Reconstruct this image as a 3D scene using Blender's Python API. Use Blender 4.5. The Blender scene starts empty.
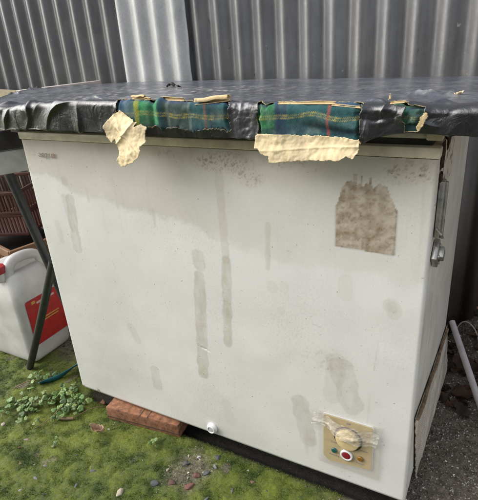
import bpy, bmesh, math, random
import numpy as np
from mathutils import Vector, Matrix, noise as mnoise
random.seed(7); rng = np.random.default_rng(7)
SC = bpy.context.scene; COL = SC.collection; R = math.radians

# ---------------------------------------------------------------- noise
_perm = rng.permutation(256); _g = rng.uniform(-1, 1, (256, 2)); _g /= np.linalg.norm(_g, axis=1)[:, None]
def perlin(x, y):
    x = np.asarray(x, float); y = np.asarray(y, float)
    xi = np.floor(x).astype(int); yi = np.floor(y).astype(int); fx = x-xi; fy = y-yi
    def g(ix, iy, dx, dy):
        h = _perm[(_perm[ix & 255] + iy) & 255]; v = _g[h]; return v[..., 0]*dx + v[..., 1]*dy
    u = fx*fx*fx*(fx*(fx*6-15)+10); v = fy*fy*fy*(fy*(fy*6-15)+10)
    a = g(xi, yi, fx, fy); b = g(xi+1, yi, fx-1, fy); c = g(xi, yi+1, fx, fy-1); d = g(xi+1, yi+1, fx-1, fy-1)
    return (a*(1-u)+b*u)*(1-v) + (c*(1-u)+d*u)*v
def fbm(x, y, o=4, seed=0.0):
    s = 0; a = 1.0; t = 0
    for i in range(o):
        s = s + a*perlin(x*2**i+seed+i*17.3, y*2**i-seed+i*9.1); t += a; a *= .5
    return s/t*1.6
def ss(a, b, x):
    t = np.clip((x-a)/(b-a), 0, 1); return t*t*(3-2*t)
def mix(c, d, m): return np.asarray(c)*(1-m)[..., None] + np.asarray(d)*m[..., None]

# ---------------------------------------------------------------- mesh helpers
def mesh_obj(name, V, F, mat, parent=None, col=None, smooth=True):
    me = bpy.data.meshes.new(name)
    me.from_pydata([tuple(v) for v in np.asarray(V, float).tolist()], [], [tuple(f) for f in (F.tolist() if hasattr(F, 'tolist') else F)])
    if col is not None:
        a = me.color_attributes.new('Col', 'FLOAT_COLOR', 'POINT')
        c = np.ones((len(V), 4), np.float32); c[:, :3] = np.asarray(col).reshape(-1, 3); a.data.foreach_set('color', c.ravel())
    me.update()
    if smooth: me.shade_smooth()
    o = bpy.data.objects.new(name, me); COL.objects.link(o)
    for m in (mat if isinstance(mat, (list, tuple)) else [mat]): me.materials.append(m)
    if parent is not None: o.parent = parent
    return o
def grid_faces(nr, nc, mask=None):
    i = np.arange(nr*nc).reshape(nr, nc)
    q = np.stack([i[:-1, :-1], i[:-1, 1:], i[1:, 1:], i[1:, :-1]], -1).reshape(-1, 4)
    if mask is not None: q = q[mask.reshape(-1)]
    return q
def compact(V, F, C=None):
    F = np.asarray(F); u, inv = np.unique(F.ravel(), return_inverse=True)
    return V[u], inv.reshape(F.shape), (C[u] if C is not None else None)
def tag(o, label, cat, group=None, kind=None):
    if label: o['label'] = label
    if cat: o['category'] = cat
    if group: o['group'] = group
    if kind: o['kind'] = kind
    return o
def thing(name, label, cat, loc=(0, 0, 0), rot=(0, 0, 0), group=None):
    o = bpy.data.objects.new(name, None); COL.objects.link(o); o.empty_display_size = .05
    o.location = loc; o.rotation_euler = rot; return tag(o, label, cat, group)
def bm_obj(name, bm, mat, parent=None, smooth=True):
    me = bpy.data.meshes.new(name); bm.to_mesh(me); bm.free()
    if smooth: me.shade_smooth()
    for m in (mat if isinstance(mat, (list, tuple)) else [mat]): me.materials.append(m)
    o = bpy.data.objects.new(name, me); COL.objects.link(o)
    if parent is not None: o.parent = parent
    return o
def auto_smooth(o, ang=35):
    me = o.data; bm = bmesh.new(); bm.from_mesh(me)
    for e in bm.edges: e.smooth = not (len(e.link_faces) == 2 and e.calc_face_angle(0) > R(ang))
    bm.to_mesh(me); bm.free()
    return o
def add_box(bm, c, s, rot=None, bev=.0, seg=2):
    r = bmesh.ops.create_cube(bm, size=1); vs = r['verts']
    M = Matrix.Translation(Vector(c)) @ (rot.to_4x4() if rot is not None else Matrix.Identity(4)) @ Matrix.Diagonal((s[0], s[1], s[2], 1))
    bmesh.ops.transform(bm, matrix=M, verts=vs)
    if bev > 0:
        es = list({e for v in vs for e in v.link_edges}); bmesh.ops.bevel(bm, geom=es, offset=bev, segments=seg, affect='EDGES', profile=.5)
def box(name, c, s, mat, parent=None, rot=None, bev=.002, seg=2):
    bm = bmesh.new(); add_box(bm, c, s, rot, bev, seg); return auto_smooth(bm_obj(name, bm, mat, parent))
def tube(name, pts, rad, mat, parent=None, n=12, col=None, cap=True):
    pts = [Vector(p) for p in pts]; rad = rad if isinstance(rad, (list, tuple)) else [rad]*len(pts)
    V = []; F = []; prev = None
    for i, p in enumerate(pts):
        d = (pts[min(i+1, len(pts)-1)]-pts[max(i-1, 0)]).normalized()
        if prev is None:
            a = d.orthogonal().normalized()
        else: a = (prev - d*prev.dot(d)).normalized()
        prev = a; b = d.cross(a)
        for k in range(n):
            t = 2*math.pi*k/n; V.append(p + (a*math.cos(t)+b*math.sin(t))*rad[i])
    for i in range(len(pts)-1):
        for k in range(n): F.append((i*n+k, i*n+(k+1) % n, (i+1)*n+(k+1) % n, (i+1)*n+k))
    if cap: F.append(tuple(range(n-1, -1, -1))); F.append(tuple(range((len(pts)-1)*n, len(pts)*n)))
    return auto_smooth(mesh_obj(name, [tuple(v) for v in V], F, mat, parent))
def crom(P, n):
    P = [Vector(p) for p in P]; P = [P[0]*2-P[1]]+P+[P[-1]*2-P[-2]]; out = []
    for i in range(1, len(P)-2):
        for k in range(n):
            t = k/n; a, b, c, d = P[i-1:i+3]
            out.append(.5*((2*b)+(c-a)*t+(2*a-5*b+4*c-d)*t*t+(3*b-a-3*c+d)*t**3))
    out.append(P[-2]); return out
def disc(name, c, r, h, mat, parent, axis='y', n=40, bev=.001, rx=None):
    bm = bmesh.new(); bmesh.ops.create_cone(bm, cap_ends=True, segments=n, radius1=r, radius2=r, depth=h)
    if rx: bmesh.ops.scale(bm, vec=(rx/r, 1, 1), verts=bm.verts)
    if bev:
        es = [e for e in bm.edges if len(e.link_faces) == 2 and e.calc_face_angle(0) > 1]
        bmesh.ops.bevel(bm, geom=es, offset=bev, segments=3, affect='EDGES', profile=.5)
    M = Matrix.Rotation(R(90), 4, 'X') if axis == 'y' else (Matrix.Rotation(R(90), 4, 'Y') if axis == 'x' else Matrix.Identity(4))
    bmesh.ops.transform(bm, matrix=Matrix.Translation(Vector(c)) @ M, verts=bm.verts)
    return auto_smooth(bm_obj(name, bm, mat, parent))
def ring(name, c, ro, ri, h, mat, parent, n=48):
    V = []; F = []
    prof = [(ri, 0), (ri, h*.8), (ri+(ro-ri)*.25, h), (ro-(ro-ri)*.25, h), (ro, h*.8), (ro, 0)]
    for k in range(n):
        t = 2*math.pi*k/n
        for r_, z_ in prof: V.append((c[0]+r_*math.cos(t), c[1]-z_, c[2]+r_*math.sin(t)))
    m = len(prof)
    for k in range(n):
        for j in range(m): F.append((k*m+j, ((k+1) % n)*m+j, ((k+1) % n)*m+(j+1) % m, k*m+(j+1) % m))
    return mesh_obj(name, V, F, mat, parent)
def text_obj(name, s, loc, size, mat, parent, rot=(R(90), 0, 0), ext=.0003, shear=0):
    cu = bpy.data.curves.new(name, 'FONT'); cu.body = s; cu.size = size; cu.extrude = ext; cu.align_x = 'CENTER'; cu.shear = shear; cu.resolution_u = 3
    t = bpy.data.objects.new(name, cu); COL.objects.link(t); dg = bpy.context.evaluated_depsgraph_get()
    me = bpy.data.meshes.new_from_object(t.evaluated_get(dg)); bpy.data.objects.remove(t)
    o = bpy.data.objects.new(name, me); COL.objects.link(o); me.materials.clear(); me.materials.append(mat)
    o.location = loc; o.rotation_euler = rot; o.parent = parent; return o

# ---------------------------------------------------------------- materials
class NT:
    def __init__(s, name):
        s.m = bpy.data.materials.new(name); s.m.use_nodes = True; s.t = s.m.node_tree; s.t.nodes.clear()
        s.out = s.n('ShaderNodeOutputMaterial'); s.b = s.n('ShaderNodeBsdfPrincipled'); s.l(s.b, 0, s.out, 0)
        s.tc = s.n('ShaderNodeTexCoord'); s.co = s.tc.outputs['Object']
    def n(s, k, **kw):
        x = s.t.nodes.new(k)
        for a, v in kw.items(): setattr(x, a, v)
        return x
    def l(s, a, ao, b, bi):
        s.t.links.new(a.outputs[ao] if not isinstance(a, bpy.types.NodeSocket) else a, b.inputs[bi])
    def noise(s, scale, detail=4, rough=.55, stretch=None, dist=0):
        x = s.n('ShaderNodeTexNoise'); x.inputs['Scale'].default_value = scale; x.inputs['Detail'].default_value = detail
        x.inputs['Roughness'].default_value = rough; x.inputs['Distortion'].default_value = dist
        if stretch:
            mp = s.n('ShaderNodeMapping'); mp.inputs['Scale'].default_value = stretch; s.t.links.new(s.co, mp.inputs[0]); s.l(mp, 0, x, 'Vector')
        else: s.t.links.new(s.co, x.inputs['Vector'])
        return x.outputs['Fac']
    def ramp(s, fac, stops):
        r = s.n('ShaderNodeValToRGB'); s.t.links.new(fac, r.inputs[0]); e = r.color_ramp.elements
        while len(e) < len(stops): e.new(.5)
        for i, (p, c) in enumerate(stops):
            e[i].position = p; e[i].color = (c, c, c, 1) if not isinstance(c, tuple) else (*c, 1)
        return r.outputs[0]
    def mul(s, a, b, fac=1.0, mode='MULTIPLY'):
        m = s.n('ShaderNodeMix', data_type='RGBA', blend_type=mode)
        if isinstance(fac, bpy.types.NodeSocket): s.t.links.new(fac, m.inputs[0])
        else: m.inputs[0].default_value = fac
        for k, v in ((6, a), (7, b)):
            if isinstance(v, bpy.types.NodeSocket): s.t.links.new(v, m.inputs[k])
            else: m.inputs[k].default_value = (*v, 1)
        return m.outputs[2]
    def vcol(s): return s.n('ShaderNodeVertexColor', layer_name='Col').outputs[0]
    def base(s, c):
        if isinstance(c, bpy.types.NodeSocket): s.t.links.new(c, s.b.inputs['Base Color'])
        else: s.b.inputs['Base Color'].default_value = (*c, 1)
    def rough(s, v):
        if isinstance(v, bpy.types.NodeSocket): s.t.links.new(v, s.b.inputs['Roughness'])
        else: s.b.inputs['Roughness'].default_value = v
    def bump(s, fac, dist, strength=1.0):
        b = s.n('ShaderNodeBump'); b.inputs['Distance'].default_value = dist; b.inputs['Strength'].default_value = strength
        s.t.links.new(fac, b.inputs['Height']); prev = s.b.inputs['Normal'].links
        if prev: s.t.links.new(prev[0].from_socket, b.inputs['Normal'])
        s.l(b, 0, s.b, 'Normal')
def simple(name, c, rough=.5, var=.25, scale=40, bump=.0, metal=0, spec=None, bscale=None, vc=False, coat=0):
    m = NT(name); n = m.noise(scale, 5, .6)
    m.base(m.mul(m.vcol() if vc else c, m.ramp(n, [(.25, 1-var), (.75, 1+var*.35)])))
    m.rough(m.ramp(m.noise(scale*.6, 3), [(.3, max(rough-.12, .03)), (.7, min(rough+.12, 1))]))
    m.b.inputs['Metallic'].default_value = metal
    if spec is not None: m.b.inputs['Specular IOR Level'].default_value = spec
    if coat: m.b.inputs['Coat Weight'].default_value = coat; m.b.inputs['Coat Roughness'].default_value = .1
    if bump: m.bump(m.noise(bscale or scale*2, 5, .6), bump)
    return m.m

def m_enamel():
    m = NT('aged_white_enamel'); c = m.vcol()
    c = m.mul(c, m.ramp(m.noise(9, 6, .65), [(.3, .93), (.7, 1.02)]))
    c = m.mul(c, m.ramp(m.noise(260, 3, .6), [(.3, .95), (.6, 1.0)]))
    sp = m.ramp(m.noise(150, 1, .4), [(.745, 0.0), (.79, .7)]); c = m.mul(c, (.22, .18, .12), sp)
    fine = m.ramp(m.noise(420, 2, .5), [(.74, 0.0), (.8, .4)]); c = m.mul(c, (.35, .3, .22), fine)
    m.base(c); m.rough(m.ramp(m.noise(14, 5, .6), [(.3, .42), (.7, .62)]))
    m.bump(m.noise(5, 2, .5), .004); m.bump(m.noise(500, 2, .5), .00012)
    return m.m
M_enamel = m_enamel()
def m_vinyl():
    m = NT('black_vinyl'); c = m.vcol(); c = m.mul(c, m.ramp(m.noise(60, 6, .7), [(.3, .7), (.75, 1.4)]))
    m.base(c); m.rough(m.ramp(m.noise(16, 6, .7), [(.32, .17), (.68, .50)])); m.b.inputs['Specular IOR Level'].default_value = .6
    m.bump(m.noise(34, 4, .6, dist=2.2), .0014); m.b.inputs['IOR'].default_value = 1.6; m.b.inputs['Coat Weight'].default_value = .25; m.b.inputs['Coat Roughness'].default_value = .22; m.bump(m.noise(700, 2), .00015); return m.m
M_vinyl = m_vinyl()
M_back = simple('beige_backing', (.62, .47, .25), .85, .25, 90, .0009, bscale=160)
M_flap = simple('beige_backing_flap', (.72, .59, .36), .9, .34, 26, .0005, bscale=300)
def m_tartan():
    m = NT('tartan_cloth'); c = m.mul(m.vcol(), m.ramp(m.noise(350, 3, .6), [(.25, .62), (.75, 1.3)]))
    m.base(c); m.rough(.9); m.b.inputs['Sheen Weight'].default_value = .06; m.bump(m.noise(900, 2), .0005); return m.m
M_tartan = m_tartan()
def m_wall():
    m = NT('old_galvanised_iron'); c = m.ramp(m.noise(3.5, 7, .65), [(.3, (.115, .116, .118)), (.7, (.19, .19, .19))])
    c = m.mul(c, m.ramp(m.noise(16, 5, .7, (1, 1, .18)), [(.3, .72), (.7, 1.12)]))
    c = m.mul(c, (.12, .10, .08), m.ramp(m.noise(55, 3, .6, (1, 1, .6)), [(.70, 0.0), (.80, .8)]))
    c = m.mul(c, (.55, .55, .54), m.ramp(m.noise(38, 2, .6), [(.72, 0.0), (.80, .6)]), 'MIX')
    sx = m.n('ShaderNodeSeparateXYZ'); m.t.links.new(m.co, sx.inputs[0])
    dirt = m.ramp(sx.outputs[2], [(.25, 1.0), (.62, 0.0)]); c = m.mul(c, (.40, .30, .23), dirt)
    m.base(c); m.b.inputs['Metallic'].default_value = .35; m.rough(m.ramp(m.noise(12, 5), [(.3, .34), (.7, .46)])); m.bump(m.noise(60, 4), .0005); return m.m
M_wall = m_wall()
def m_fibre():
    m = NT('milky_fibreglass'); c = m.ramp(m.noise(7, 6, .7, (1, 1, .5)), [(.3, (.36, .365, .36)), (.7, (.56, .565, .555))])
    c = m.mul(c, m.ramp(m.noise(120, 4, .8, (1.6, 1, .7), 2.0), [(.35, .80), (.65, 1.12)]))
    m.base(c); m.rough(.42); m.b.inputs['Transmission Weight'].default_value = .12; m.bump(m.noise(160, 3, .7), .0004); return m.m
M_fibre = m_fibre()
M_black = simple('black_painted_metal', (.022, .024, .022), .45, .4, 60, .0003)
M_darkwood = simple('dark_stained_board', (.03, .026, .022), .7, .5, 30, .001)
M_whitewood = simple('chalky_white_board', (.50, .50, .48), .6, .35, 22, .0006)
M_rust = simple('flaking_rust', (.060, .028, .016), .85, .6, 120, .0015)
M_steel = simple('tarnished_steel', (.46, .45, .42), .34, .55, 70, .0004, metal=.6)
M_cream = simple('yellowed_plastic_trim', (.74, .66, .50), .5, .3, 30, .0004)
M_lid = simple('grey_white_lid', (.50, .49, .44), .5, .35, 30, .0004)
M_gasket = simple('dark_rubber', (.03, .028, .024), .7, .5, 50, .0005)
M_canp = NT('milky_plastic'); M_canp.base(M_canp.mul((.62, .605, .585), M_canp.ramp(M_canp.noise(12, 5), [(.3, .68), (.7, .98)])))
M_canp.rough(.36); M_canp.b.inputs['Subsurface Weight'].default_value = .25; M_canp.b.inputs['Subsurface Radius'].default_value = (.02, .02, .02); M_canp.bump(M_canp.noise(8, 2), .003); M_canp = M_canp.m
M_red = simple('red_label', (.42, .022, .018), .45, .3, 50)
M_redcap = simple('dark_red_plastic', (.30, .015, .02), .4, .2, 50)
M_maroon = simple('maroon_plastic', (.075, .026, .022), .5, .35, 30)
M_wicker = simple('orange_brown_plastic_weave', (.20, .10, .045), .6, .4, 40, .0008)
M_print_y = simple('yellow_print', (.50, .30, .06), .5, .1)
M_print_w = simple('white_print', (.52, .36, .34), .5, .1)
M_panel = simple('mustard_panel', (.62, .45, .13), .45, .22, 60, .0002)
M_panelw = simple('white_plastic', (.78, .78, .76), .35, .12, 60)
M_ink = simple('dark_print', (.06, .045, .025), .6, .2)
M_pencil = simple('faded_pencil', (.27, .25, .22), .6, .3, 200)
M_copper = simple('brown_scratch', (.33, .21, .14), .5, .3, 200)
M_greenl = simple('green_lens', (.015, .10, .09), .15, .2, 60, coat=.6)
M_redl = simple('red_lens', (.24, .012, .03), .15, .2, 60, coat=.6)
M_amberl = simple('amber_lens', (.26, .12, .015), .15, .2, 60, coat=.6)
def m_tape():
    m = NT('clear_sticky_tape'); m.base((.80, .76, .68)); m.rough(.09); m.b.inputs['Alpha'].default_value = .34
    m.b.inputs['Coat Weight'].default_value = .8; m.b.inputs['Coat Roughness'].default_value = .06
    m.bump(m.noise(130, 3, .5, (1, 1, 3)), .0022); return m.m
M_tape = m_tape()
M_tapeflat = NT('flat_sticky_film'); M_tapeflat.base((.62, .58, .50)); M_tapeflat.rough(.3); M_tapeflat.b.inputs['Alpha'].default_value = .22; M_tapeflat.bump(M_tapeflat.noise(80, 3), .0006); M_tapeflat = M_tapeflat.m
M_brick = simple('orange_brick', (.30, .135, .070), .9, .75, 70, .0014, bscale=150)
M_vc = simple('painted_by_part', None, .75, .35, 120, .0006, vc=True)
M_stone = simple('pebble_surface', None, .6, .4, 160, .0008, vc=True)
M_leaf = simple('weed_leaf', None, .5, .3, 120, .0004, vc=True)
M_twig = simple('dry_stem', (.20, .14, .075), .8, .4, 90)
M_teal = simple('teal_plastic_strap', (.022, .15, .19), .38, .35, 60)
M_pvc = simple('grey_white_pipe_plastic', (.60, .56, .56), .45, .25, 25)
def m_perf():
    m = NT('perforated_pale_plastic'); v = m.n('ShaderNodeTexVoronoi'); v.inputs['Scale'].default_value = 150; v.inputs['Randomness'].default_value = .12
    m.t.links.new(m.co, v.inputs['Vector'])
    d = m.ramp(v.outputs['Distance'], [(.26, 1.0), (.40, 0.0)])
    c = m.ramp(m.noise(25, 6, .7), [(.3, (.42, .36, .28)), (.7, (.72, .66, .57))]); c = m.mul(c, (.42, .38, .33), d)
    m.base(c); m.rough(.7); m.bump(m.noise(120, 3), .0008); return m.m
M_perf = m_perf()
def m_ground():
    m = NT('moss_and_soil'); c = m.vcol(); c = m.mul(c, m.ramp(m.noise(140, 6, .75), [(.28, .45), (.72, 1.5)]))
    m.base(c); m.rough(m.ramp(m.noise(60, 4), [(.3, .55), (.7, .95)])); m.bump(m.noise(170, 6, .7), .005); return m.m
M_ground = m_ground()
M_moss = simple('moss_blade', None, .8, .3, 60, vc=True)
def m_wet():
    m = NT('wet_chips'); m.base(m.mul(m.vcol(), m.ramp(m.noise(200, 4), [(.3, .6), (.7, 1.25)]))); m.rough(.20); m.b.inputs['Coat Weight'].default_value = .6; return m.m
M_wet = m_wet()

# ---------------------------------------------------------------- ground
def gh(x, y):
    x = np.asarray(x, float); y = np.asarray(y, float)
    h = .010*fbm(x*3.2, y*3.2, 4, 3.0)*ss(-.02, -.2, y-.02*0) + .0035*fbm(x*14, y*14, 3, 8.0)
    h = h - .004 - .030*ss(-.004, .045, y)*ss(-.02, .02, x)*(1-ss(.98, 1.0, x))*(1-ss(.62, .70, y))
    bank = ss(.97, 1.12, x)*ss(.50, .90, y)*(.20+.05*fbm(x*5, y*5, 3, 4.0))
    bank = bank*(1-ss(1.0, 1.6, y)*.4)
    return h + bank
def moss_mask(x, y):
    n = fbm(x*7, y*7, 4, 1.0)
    m = 1-ss(.80, .96, x+.12*n+.25*(y+.02))
    m *= 1-ss(.10, .22, y+.05*n)
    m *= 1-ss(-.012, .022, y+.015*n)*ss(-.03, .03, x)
    # worn gritty patch in front of the freezer
    d = np.hypot((x-.475)/.075, (y+.095)/.085); m *= 1-.72*(1-ss(.3, 1.15, d+.35*fbm(x*22, y*22, 3, 5.)))
    m *= 1-.7*ss(.38, .55, fbm(x*11, y*11, 3, 12.))
    return np.clip(m, 0, 1)
def axis(lo, hi, f0, f1, step, far):
    a = list(np.arange(f0, f1, step)); s = step; p = f0; L = []
    while p > lo: s *= 1.35; p -= s; L.append(p)
    s = step; p = a[-1]; H = []
    while p < hi: s *= 1.35; p += s; H.append(p)
    return np.array(L[::-1]+a+H)
ax = axis(-30, 30, -.75, 1.5, .005, 0); ay = axis(-30, 30, -.5, 1.1, .005, 0)
GX, GY = np.meshgrid(ax, ay); GZ = gh(GX, GY)
mm = moss_mask(GX, GY); n1 = fbm(GX*18, GY*18, 4, 6.); n2 = fbm(GX*60, GY*60, 3, 2.); n3 = fbm(GX*4.5, GY*4.5, 3, 15.)
soil = mix((.10, .082, .062), (.27, .23, .18), np.clip(.5+n2*.9, 0, 1)); soil = mix(soil, (.035, .022, .014), np.clip(ss(.5, .9, GY)*.8, 0, 1)); soil = mix(soil, (.009, .008, .006), ss(-.02, .02, GY)*ss(-.02, .03, GX)*(GX < 1.0)*(GY < .66)*.9)  # near-black under the freezer is its shade, painted into the soil colour
moss = mix((.036, .062, .005), (.140, .172, .013), np.clip(.5+n1*.8+n3*.5, 0, 1)); moss = mix(moss, (.045, .04, .018), np.clip(ss(.25, .7, n2)*.5, 0, 1))
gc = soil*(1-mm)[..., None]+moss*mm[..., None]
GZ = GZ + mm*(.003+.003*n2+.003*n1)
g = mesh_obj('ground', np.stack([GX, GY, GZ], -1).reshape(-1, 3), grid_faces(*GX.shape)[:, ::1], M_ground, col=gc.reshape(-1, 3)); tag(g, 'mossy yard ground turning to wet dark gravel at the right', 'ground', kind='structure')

# moss blades (stuff)
def scatter(n, x0, x1, y0, y1, pf):
    x = rng.uniform(x0, x1, n); y = rng.uniform(y0, y1, n); k = rng.random(n) < pf(x, y); return x[k], y[k]
bx, by = scatter(260000, -.62, 1.0, -.48, .13, lambda x, y: moss_mask(x, y)**1.2)
nb = len(bx); bz = gh(bx, by)+.002; ln = rng.uniform(.0010, .0027, nb)*(1+.5*fbm(bx*25, by*25, 2, 7.)); az = rng.uniform(0, 2*np.pi, nb); wd = rng.uniform(.0007, .0013, nb)
lx = rng.normal(0, .7, nb)*ln; ly = rng.normal(0, .5, nb)*ln
V = np.zeros((nb, 3, 3)); V[:, 0] = np.stack([bx-np.cos(az)*wd, by-np.sin(az)*wd, bz], -1); V[:, 1] = np.stack([bx+np.cos(az)*wd, by+np.sin(az)*wd, bz], -1)
V[:, 2] = np.stack([bx+lx, by+ly, bz+ln], -1)
t = np.clip(.5+fbm(bx*18, by*18, 4, 6.)*.8+fbm(bx*4.5, by*4.5, 3, 15.)*.5+rng.normal(0, .12, nb), 0, 1)
bc = mix((.045, .086, .006), (.205, .250, .018), t); bc = np.repeat(bc[:, None], 3, 1)
mo = mesh_obj('moss', V.reshape(-1, 3), np.arange(nb*3).reshape(-1, 3), M_moss, col=bc.reshape(-1, 3), smooth=False)
tag(mo, 'short velvety yellow-green moss covering the ground', 'moss', kind='stuff')

# pebbles
def rock(name, loc, s, color, label, cat, group=None, seed=0, flat=.6, parent=None, mat=None):
    bm = bmesh.new(); bmesh.ops.create_icosphere(bm, subdivisions=3, radius=1)
    for v in bm.verts:
        p = v.co.copy(); k = 1+.45*mnoise.noise(p*1.1+Vector((seed*3.1, seed, 0)))+.12*mnoise.noise(p*3.1+Vector((seed, 0, seed)))
        v.co = p*k
        for a in range(4):
            d = Vector((math.sin(seed*2+a*1.7), math.cos(seed*3+a*2.1), .5*math.sin(a+seed))).normalized(); e = v.co.dot(d)
            if e > .72: v.co -= d*(e-.72)
    me = bpy.data.meshes.new(name); bm.to_mesh(me); bm.free(); me.shade_smooth()
    a = me.color_attributes.new('Col', 'FLOAT_COLOR', 'POINT'); a.data.foreach_set('color', np.tile([*color, 1.], len(me.vertices)).astype(np.float32))
    me.materials.append(mat or M_stone); o = bpy.data.objects.new(name, me); COL.objects.link(o)
    o.scale = (s[0], s[1], s[1]*flat); o.location = (loc[0], loc[1], float(gh(loc[0], loc[1]))+.002+s[1]*flat*.12); o.rotation_euler = (0, 0, seed*1.3)
    return tag(o, label, cat, group)
rock('pebble', (.349, -.231), (.0125, .010), (.50, .44, .33), 'large pale cream pebble at the bottom edge of the moss', 'pebble', 'stones lying on the moss', 1)
st = [((.234, -.209), (.011, .008), (.13, .125, .13), 'dark grey slate chip on the moss below the curled dead leaf'),
 ((.224, -.262), (.010, .005), (.16, .16, .17), 'long flat grey chip near the bottom edge left of the cream pebble'),
 ((.094, -.251), (.010, .0055), (.26, .25, .26), 'small lilac grey stone in the lower left moss'),
 ((.070, -.309), (.009, .006), (.20, .20, .22), 'grey stone near the lower left corner of the moss'),
 ((.103, -.292), (.012, .006), (.27, .26, .28), 'elongated pale grey stone near the lower left corner'),
 ((.095, -.336), (.007, .005), (.42, .42, .47), 'tiny bluish white stone lowest at the bottom left'),
 ((-.159, -.193), (.013, .008), (.48, .44, .36), 'flat cream stone at the far left edge of the moss'),
 ((-.032, -.208), (.011, .007), (.34, .27, .22), 'pinkish brown stone left of the tiny sprig'),
 ((.473, -.045), (.008, .008), (.62, .60, .55), 'bright white pebble in the gritty patch under the drain plug'),
 ((.520, -.026), (.016, .011), (.12, .12, .125), 'broad dark grey slate chip below the drain plug'),
 ((.532, -.057), (.007, .010), (.30, .30, .31), 'light grey pointed chip right of the gritty patch'),
 ((.520, -.085), (.008, .013), (.14, .14, .15), 'slim grey slate chip beside the red brick pieces'),
 ((.453, -.080), (.014, .010), (.10, .10, .10), 'dark chip half buried in the middle of the gritty patch'),
 ((.608, -.101), (.013, .005), (.15, .15, .16), 'thin grey sliver right of the red brick pieces'),
 ((.645, -.058), (.008, .006), (.24, .14, .10), 'small brown stone on the moss in front of the freezer shadow'),
 ((.560, -.150), (.010, .006), (.16, .16, .18), 'grey chip at the bottom edge right of the brick pieces'),
 ((.165, -.070), (.006, .005), (.55, .52, .46), 'small white pebble in front of the left end of the brick'),
 ((.420, -.120), (.007, .006), (.50, .45, .30), 'yellowish pebble left of the red brick pieces'),
 ((.445, -.055), (.006, .004), (.52, .46, .30), 'tiny yellow pebble at the top of the gritty patch'),
 ((.415, -.170), (.017, .012), (.09, .095, .10), 'largest dark slate stone by the bottom edge of the moss')]
for i, (p, s, c, lb) in enumerate(st): rock('pebble', p, (s[0]*.78, s[1]*.78), tuple(q*.85+.01 for q in c), lb, 'pebble', 'stones lying on the moss', i+3)
for i, (p, s, lb) in enumerate([((.500, -.100), (.012, .009), 'upper red brick fragment on the moss'), ((.500, -.138), (.016, .009), 'long lower red brick fragment on the moss'), ((.055, .020), (.016, .010), 'brick scrap beside the left bottom corner of the freezer'), ((.455, -.150), (.013, .009), 'dull maroon brick fragment left of the two brighter ones')]):
    rock('brick_fragment', p, s, [(.20, .09, .065), (.22, .10, .07), (.30, .15, .09), (.12, .065, .05)][i], lb, 'brick fragment', 'broken brick pieces', i+31)
# fine grit (stuff)
def chips(name, n, pf, x0, x1, y0, y1, pal, smin, smax, mat, label, zoff=.002):
    x, y = scatter(n, x0, x1, y0, y1, pf); m = len(x); base = np.array([(1, 0, 0), (-.5, .87, 0), (-.5, -.87, 0), (0, 0, 1), (0, 0, -1)], float)
    s = np.exp(rng.uniform(np.log(smin), np.log(smax), m)); A = base[None]*s[:, None, None]*rng.uniform(.5, 1.2, (m, 5, 1))+rng.normal(0, .22, (m, 5, 3))*s[:, None, None]; A[..., 2] *= .6
    th = rng.uniform(0, 6.28, m); c, sn = np.cos(th)[:, None], np.sin(th)[:, None]; X = A[..., 0]*c-A[..., 1]*sn; Y = A[..., 0]*sn+A[..., 1]*c
    tl = rng.normal(0, .35, (m, 2)); Z = A[..., 2]+X*tl[:, :1]+Y*tl[:, 1:]
    P = np.stack([X+x[:, None], Y+y[:, None], Z+(gh(x, y)+zoff)[:, None]], -1)
    f = np.array([(0, 1, 3), (1, 2, 3), (2, 0, 3), (1, 0, 4), (2, 1, 4), (0, 2, 4)]); F = (f[None]+np.arange(m)[:, None, None]*5).reshape(-1, 3)
    pal = np.array(pal); w = pal[:, 3]/pal[:, 3].sum(); C = pal[rng.choice(len(pal), m, p=w), :3]*rng.uniform(.7, 1.3, (m, 1))
    o = mesh_obj(name, P.reshape(-1, 3), F, mat, col=np.repeat(C[:, None], 5, 1).reshape(-1, 3), smooth=False); return tag(o, label, 'gravel', kind='stuff')
def under(x, y): return ((x < 1.0) & (x > .02) & (y > -.01))
chips('grit', 2600, lambda x, y: (.10+.9*(1-moss_mask(x, y)))*(y < .0)*(x < .95)*.8, -.5, .95, -.45, .12,
      [(.10, .10, .10, 5), (.22, .2, .18, 3), (.45, .42, .35, 1.2), (.25, .12, .08, 1), (.4, .33, .15, .8)], .0012, .0045, M_stone, 'small stone chips scattered through the moss', .005)
chips('gravel', 60000, lambda x, y: (1-moss_mask(x, y))*(~under(x, y)), .80, 1.75, -.30, 1.2,
      [(.08, .062, .045, 4), (.18, .148, .112, 6), (.30, .26, .21, 5), (.46, .42, .36, 2.2), (.70, .68, .63, .7), (.16, .07, .045, .15)], .0010, .0048, M_wet, 'wet dark gravel and broken grit beside the freezer', .001)
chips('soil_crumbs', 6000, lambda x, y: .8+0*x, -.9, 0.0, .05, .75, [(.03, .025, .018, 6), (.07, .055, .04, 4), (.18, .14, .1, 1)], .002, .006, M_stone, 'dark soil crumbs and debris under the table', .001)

chips('patch_grit', 900, lambda x, y: np.exp(-((x-.475)/.06)**2-((y+.095)/.07)**2), .30, .66, -.26, .0, [(.12, .11, .09, 4), (.30, .27, .20, 3), (.50, .46, .36, 1.6), (.22, .11, .08, 1)], .0015, .0050, M_stone, 'gritty crumbs of the bare patch below the drain plug', .002)
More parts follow.
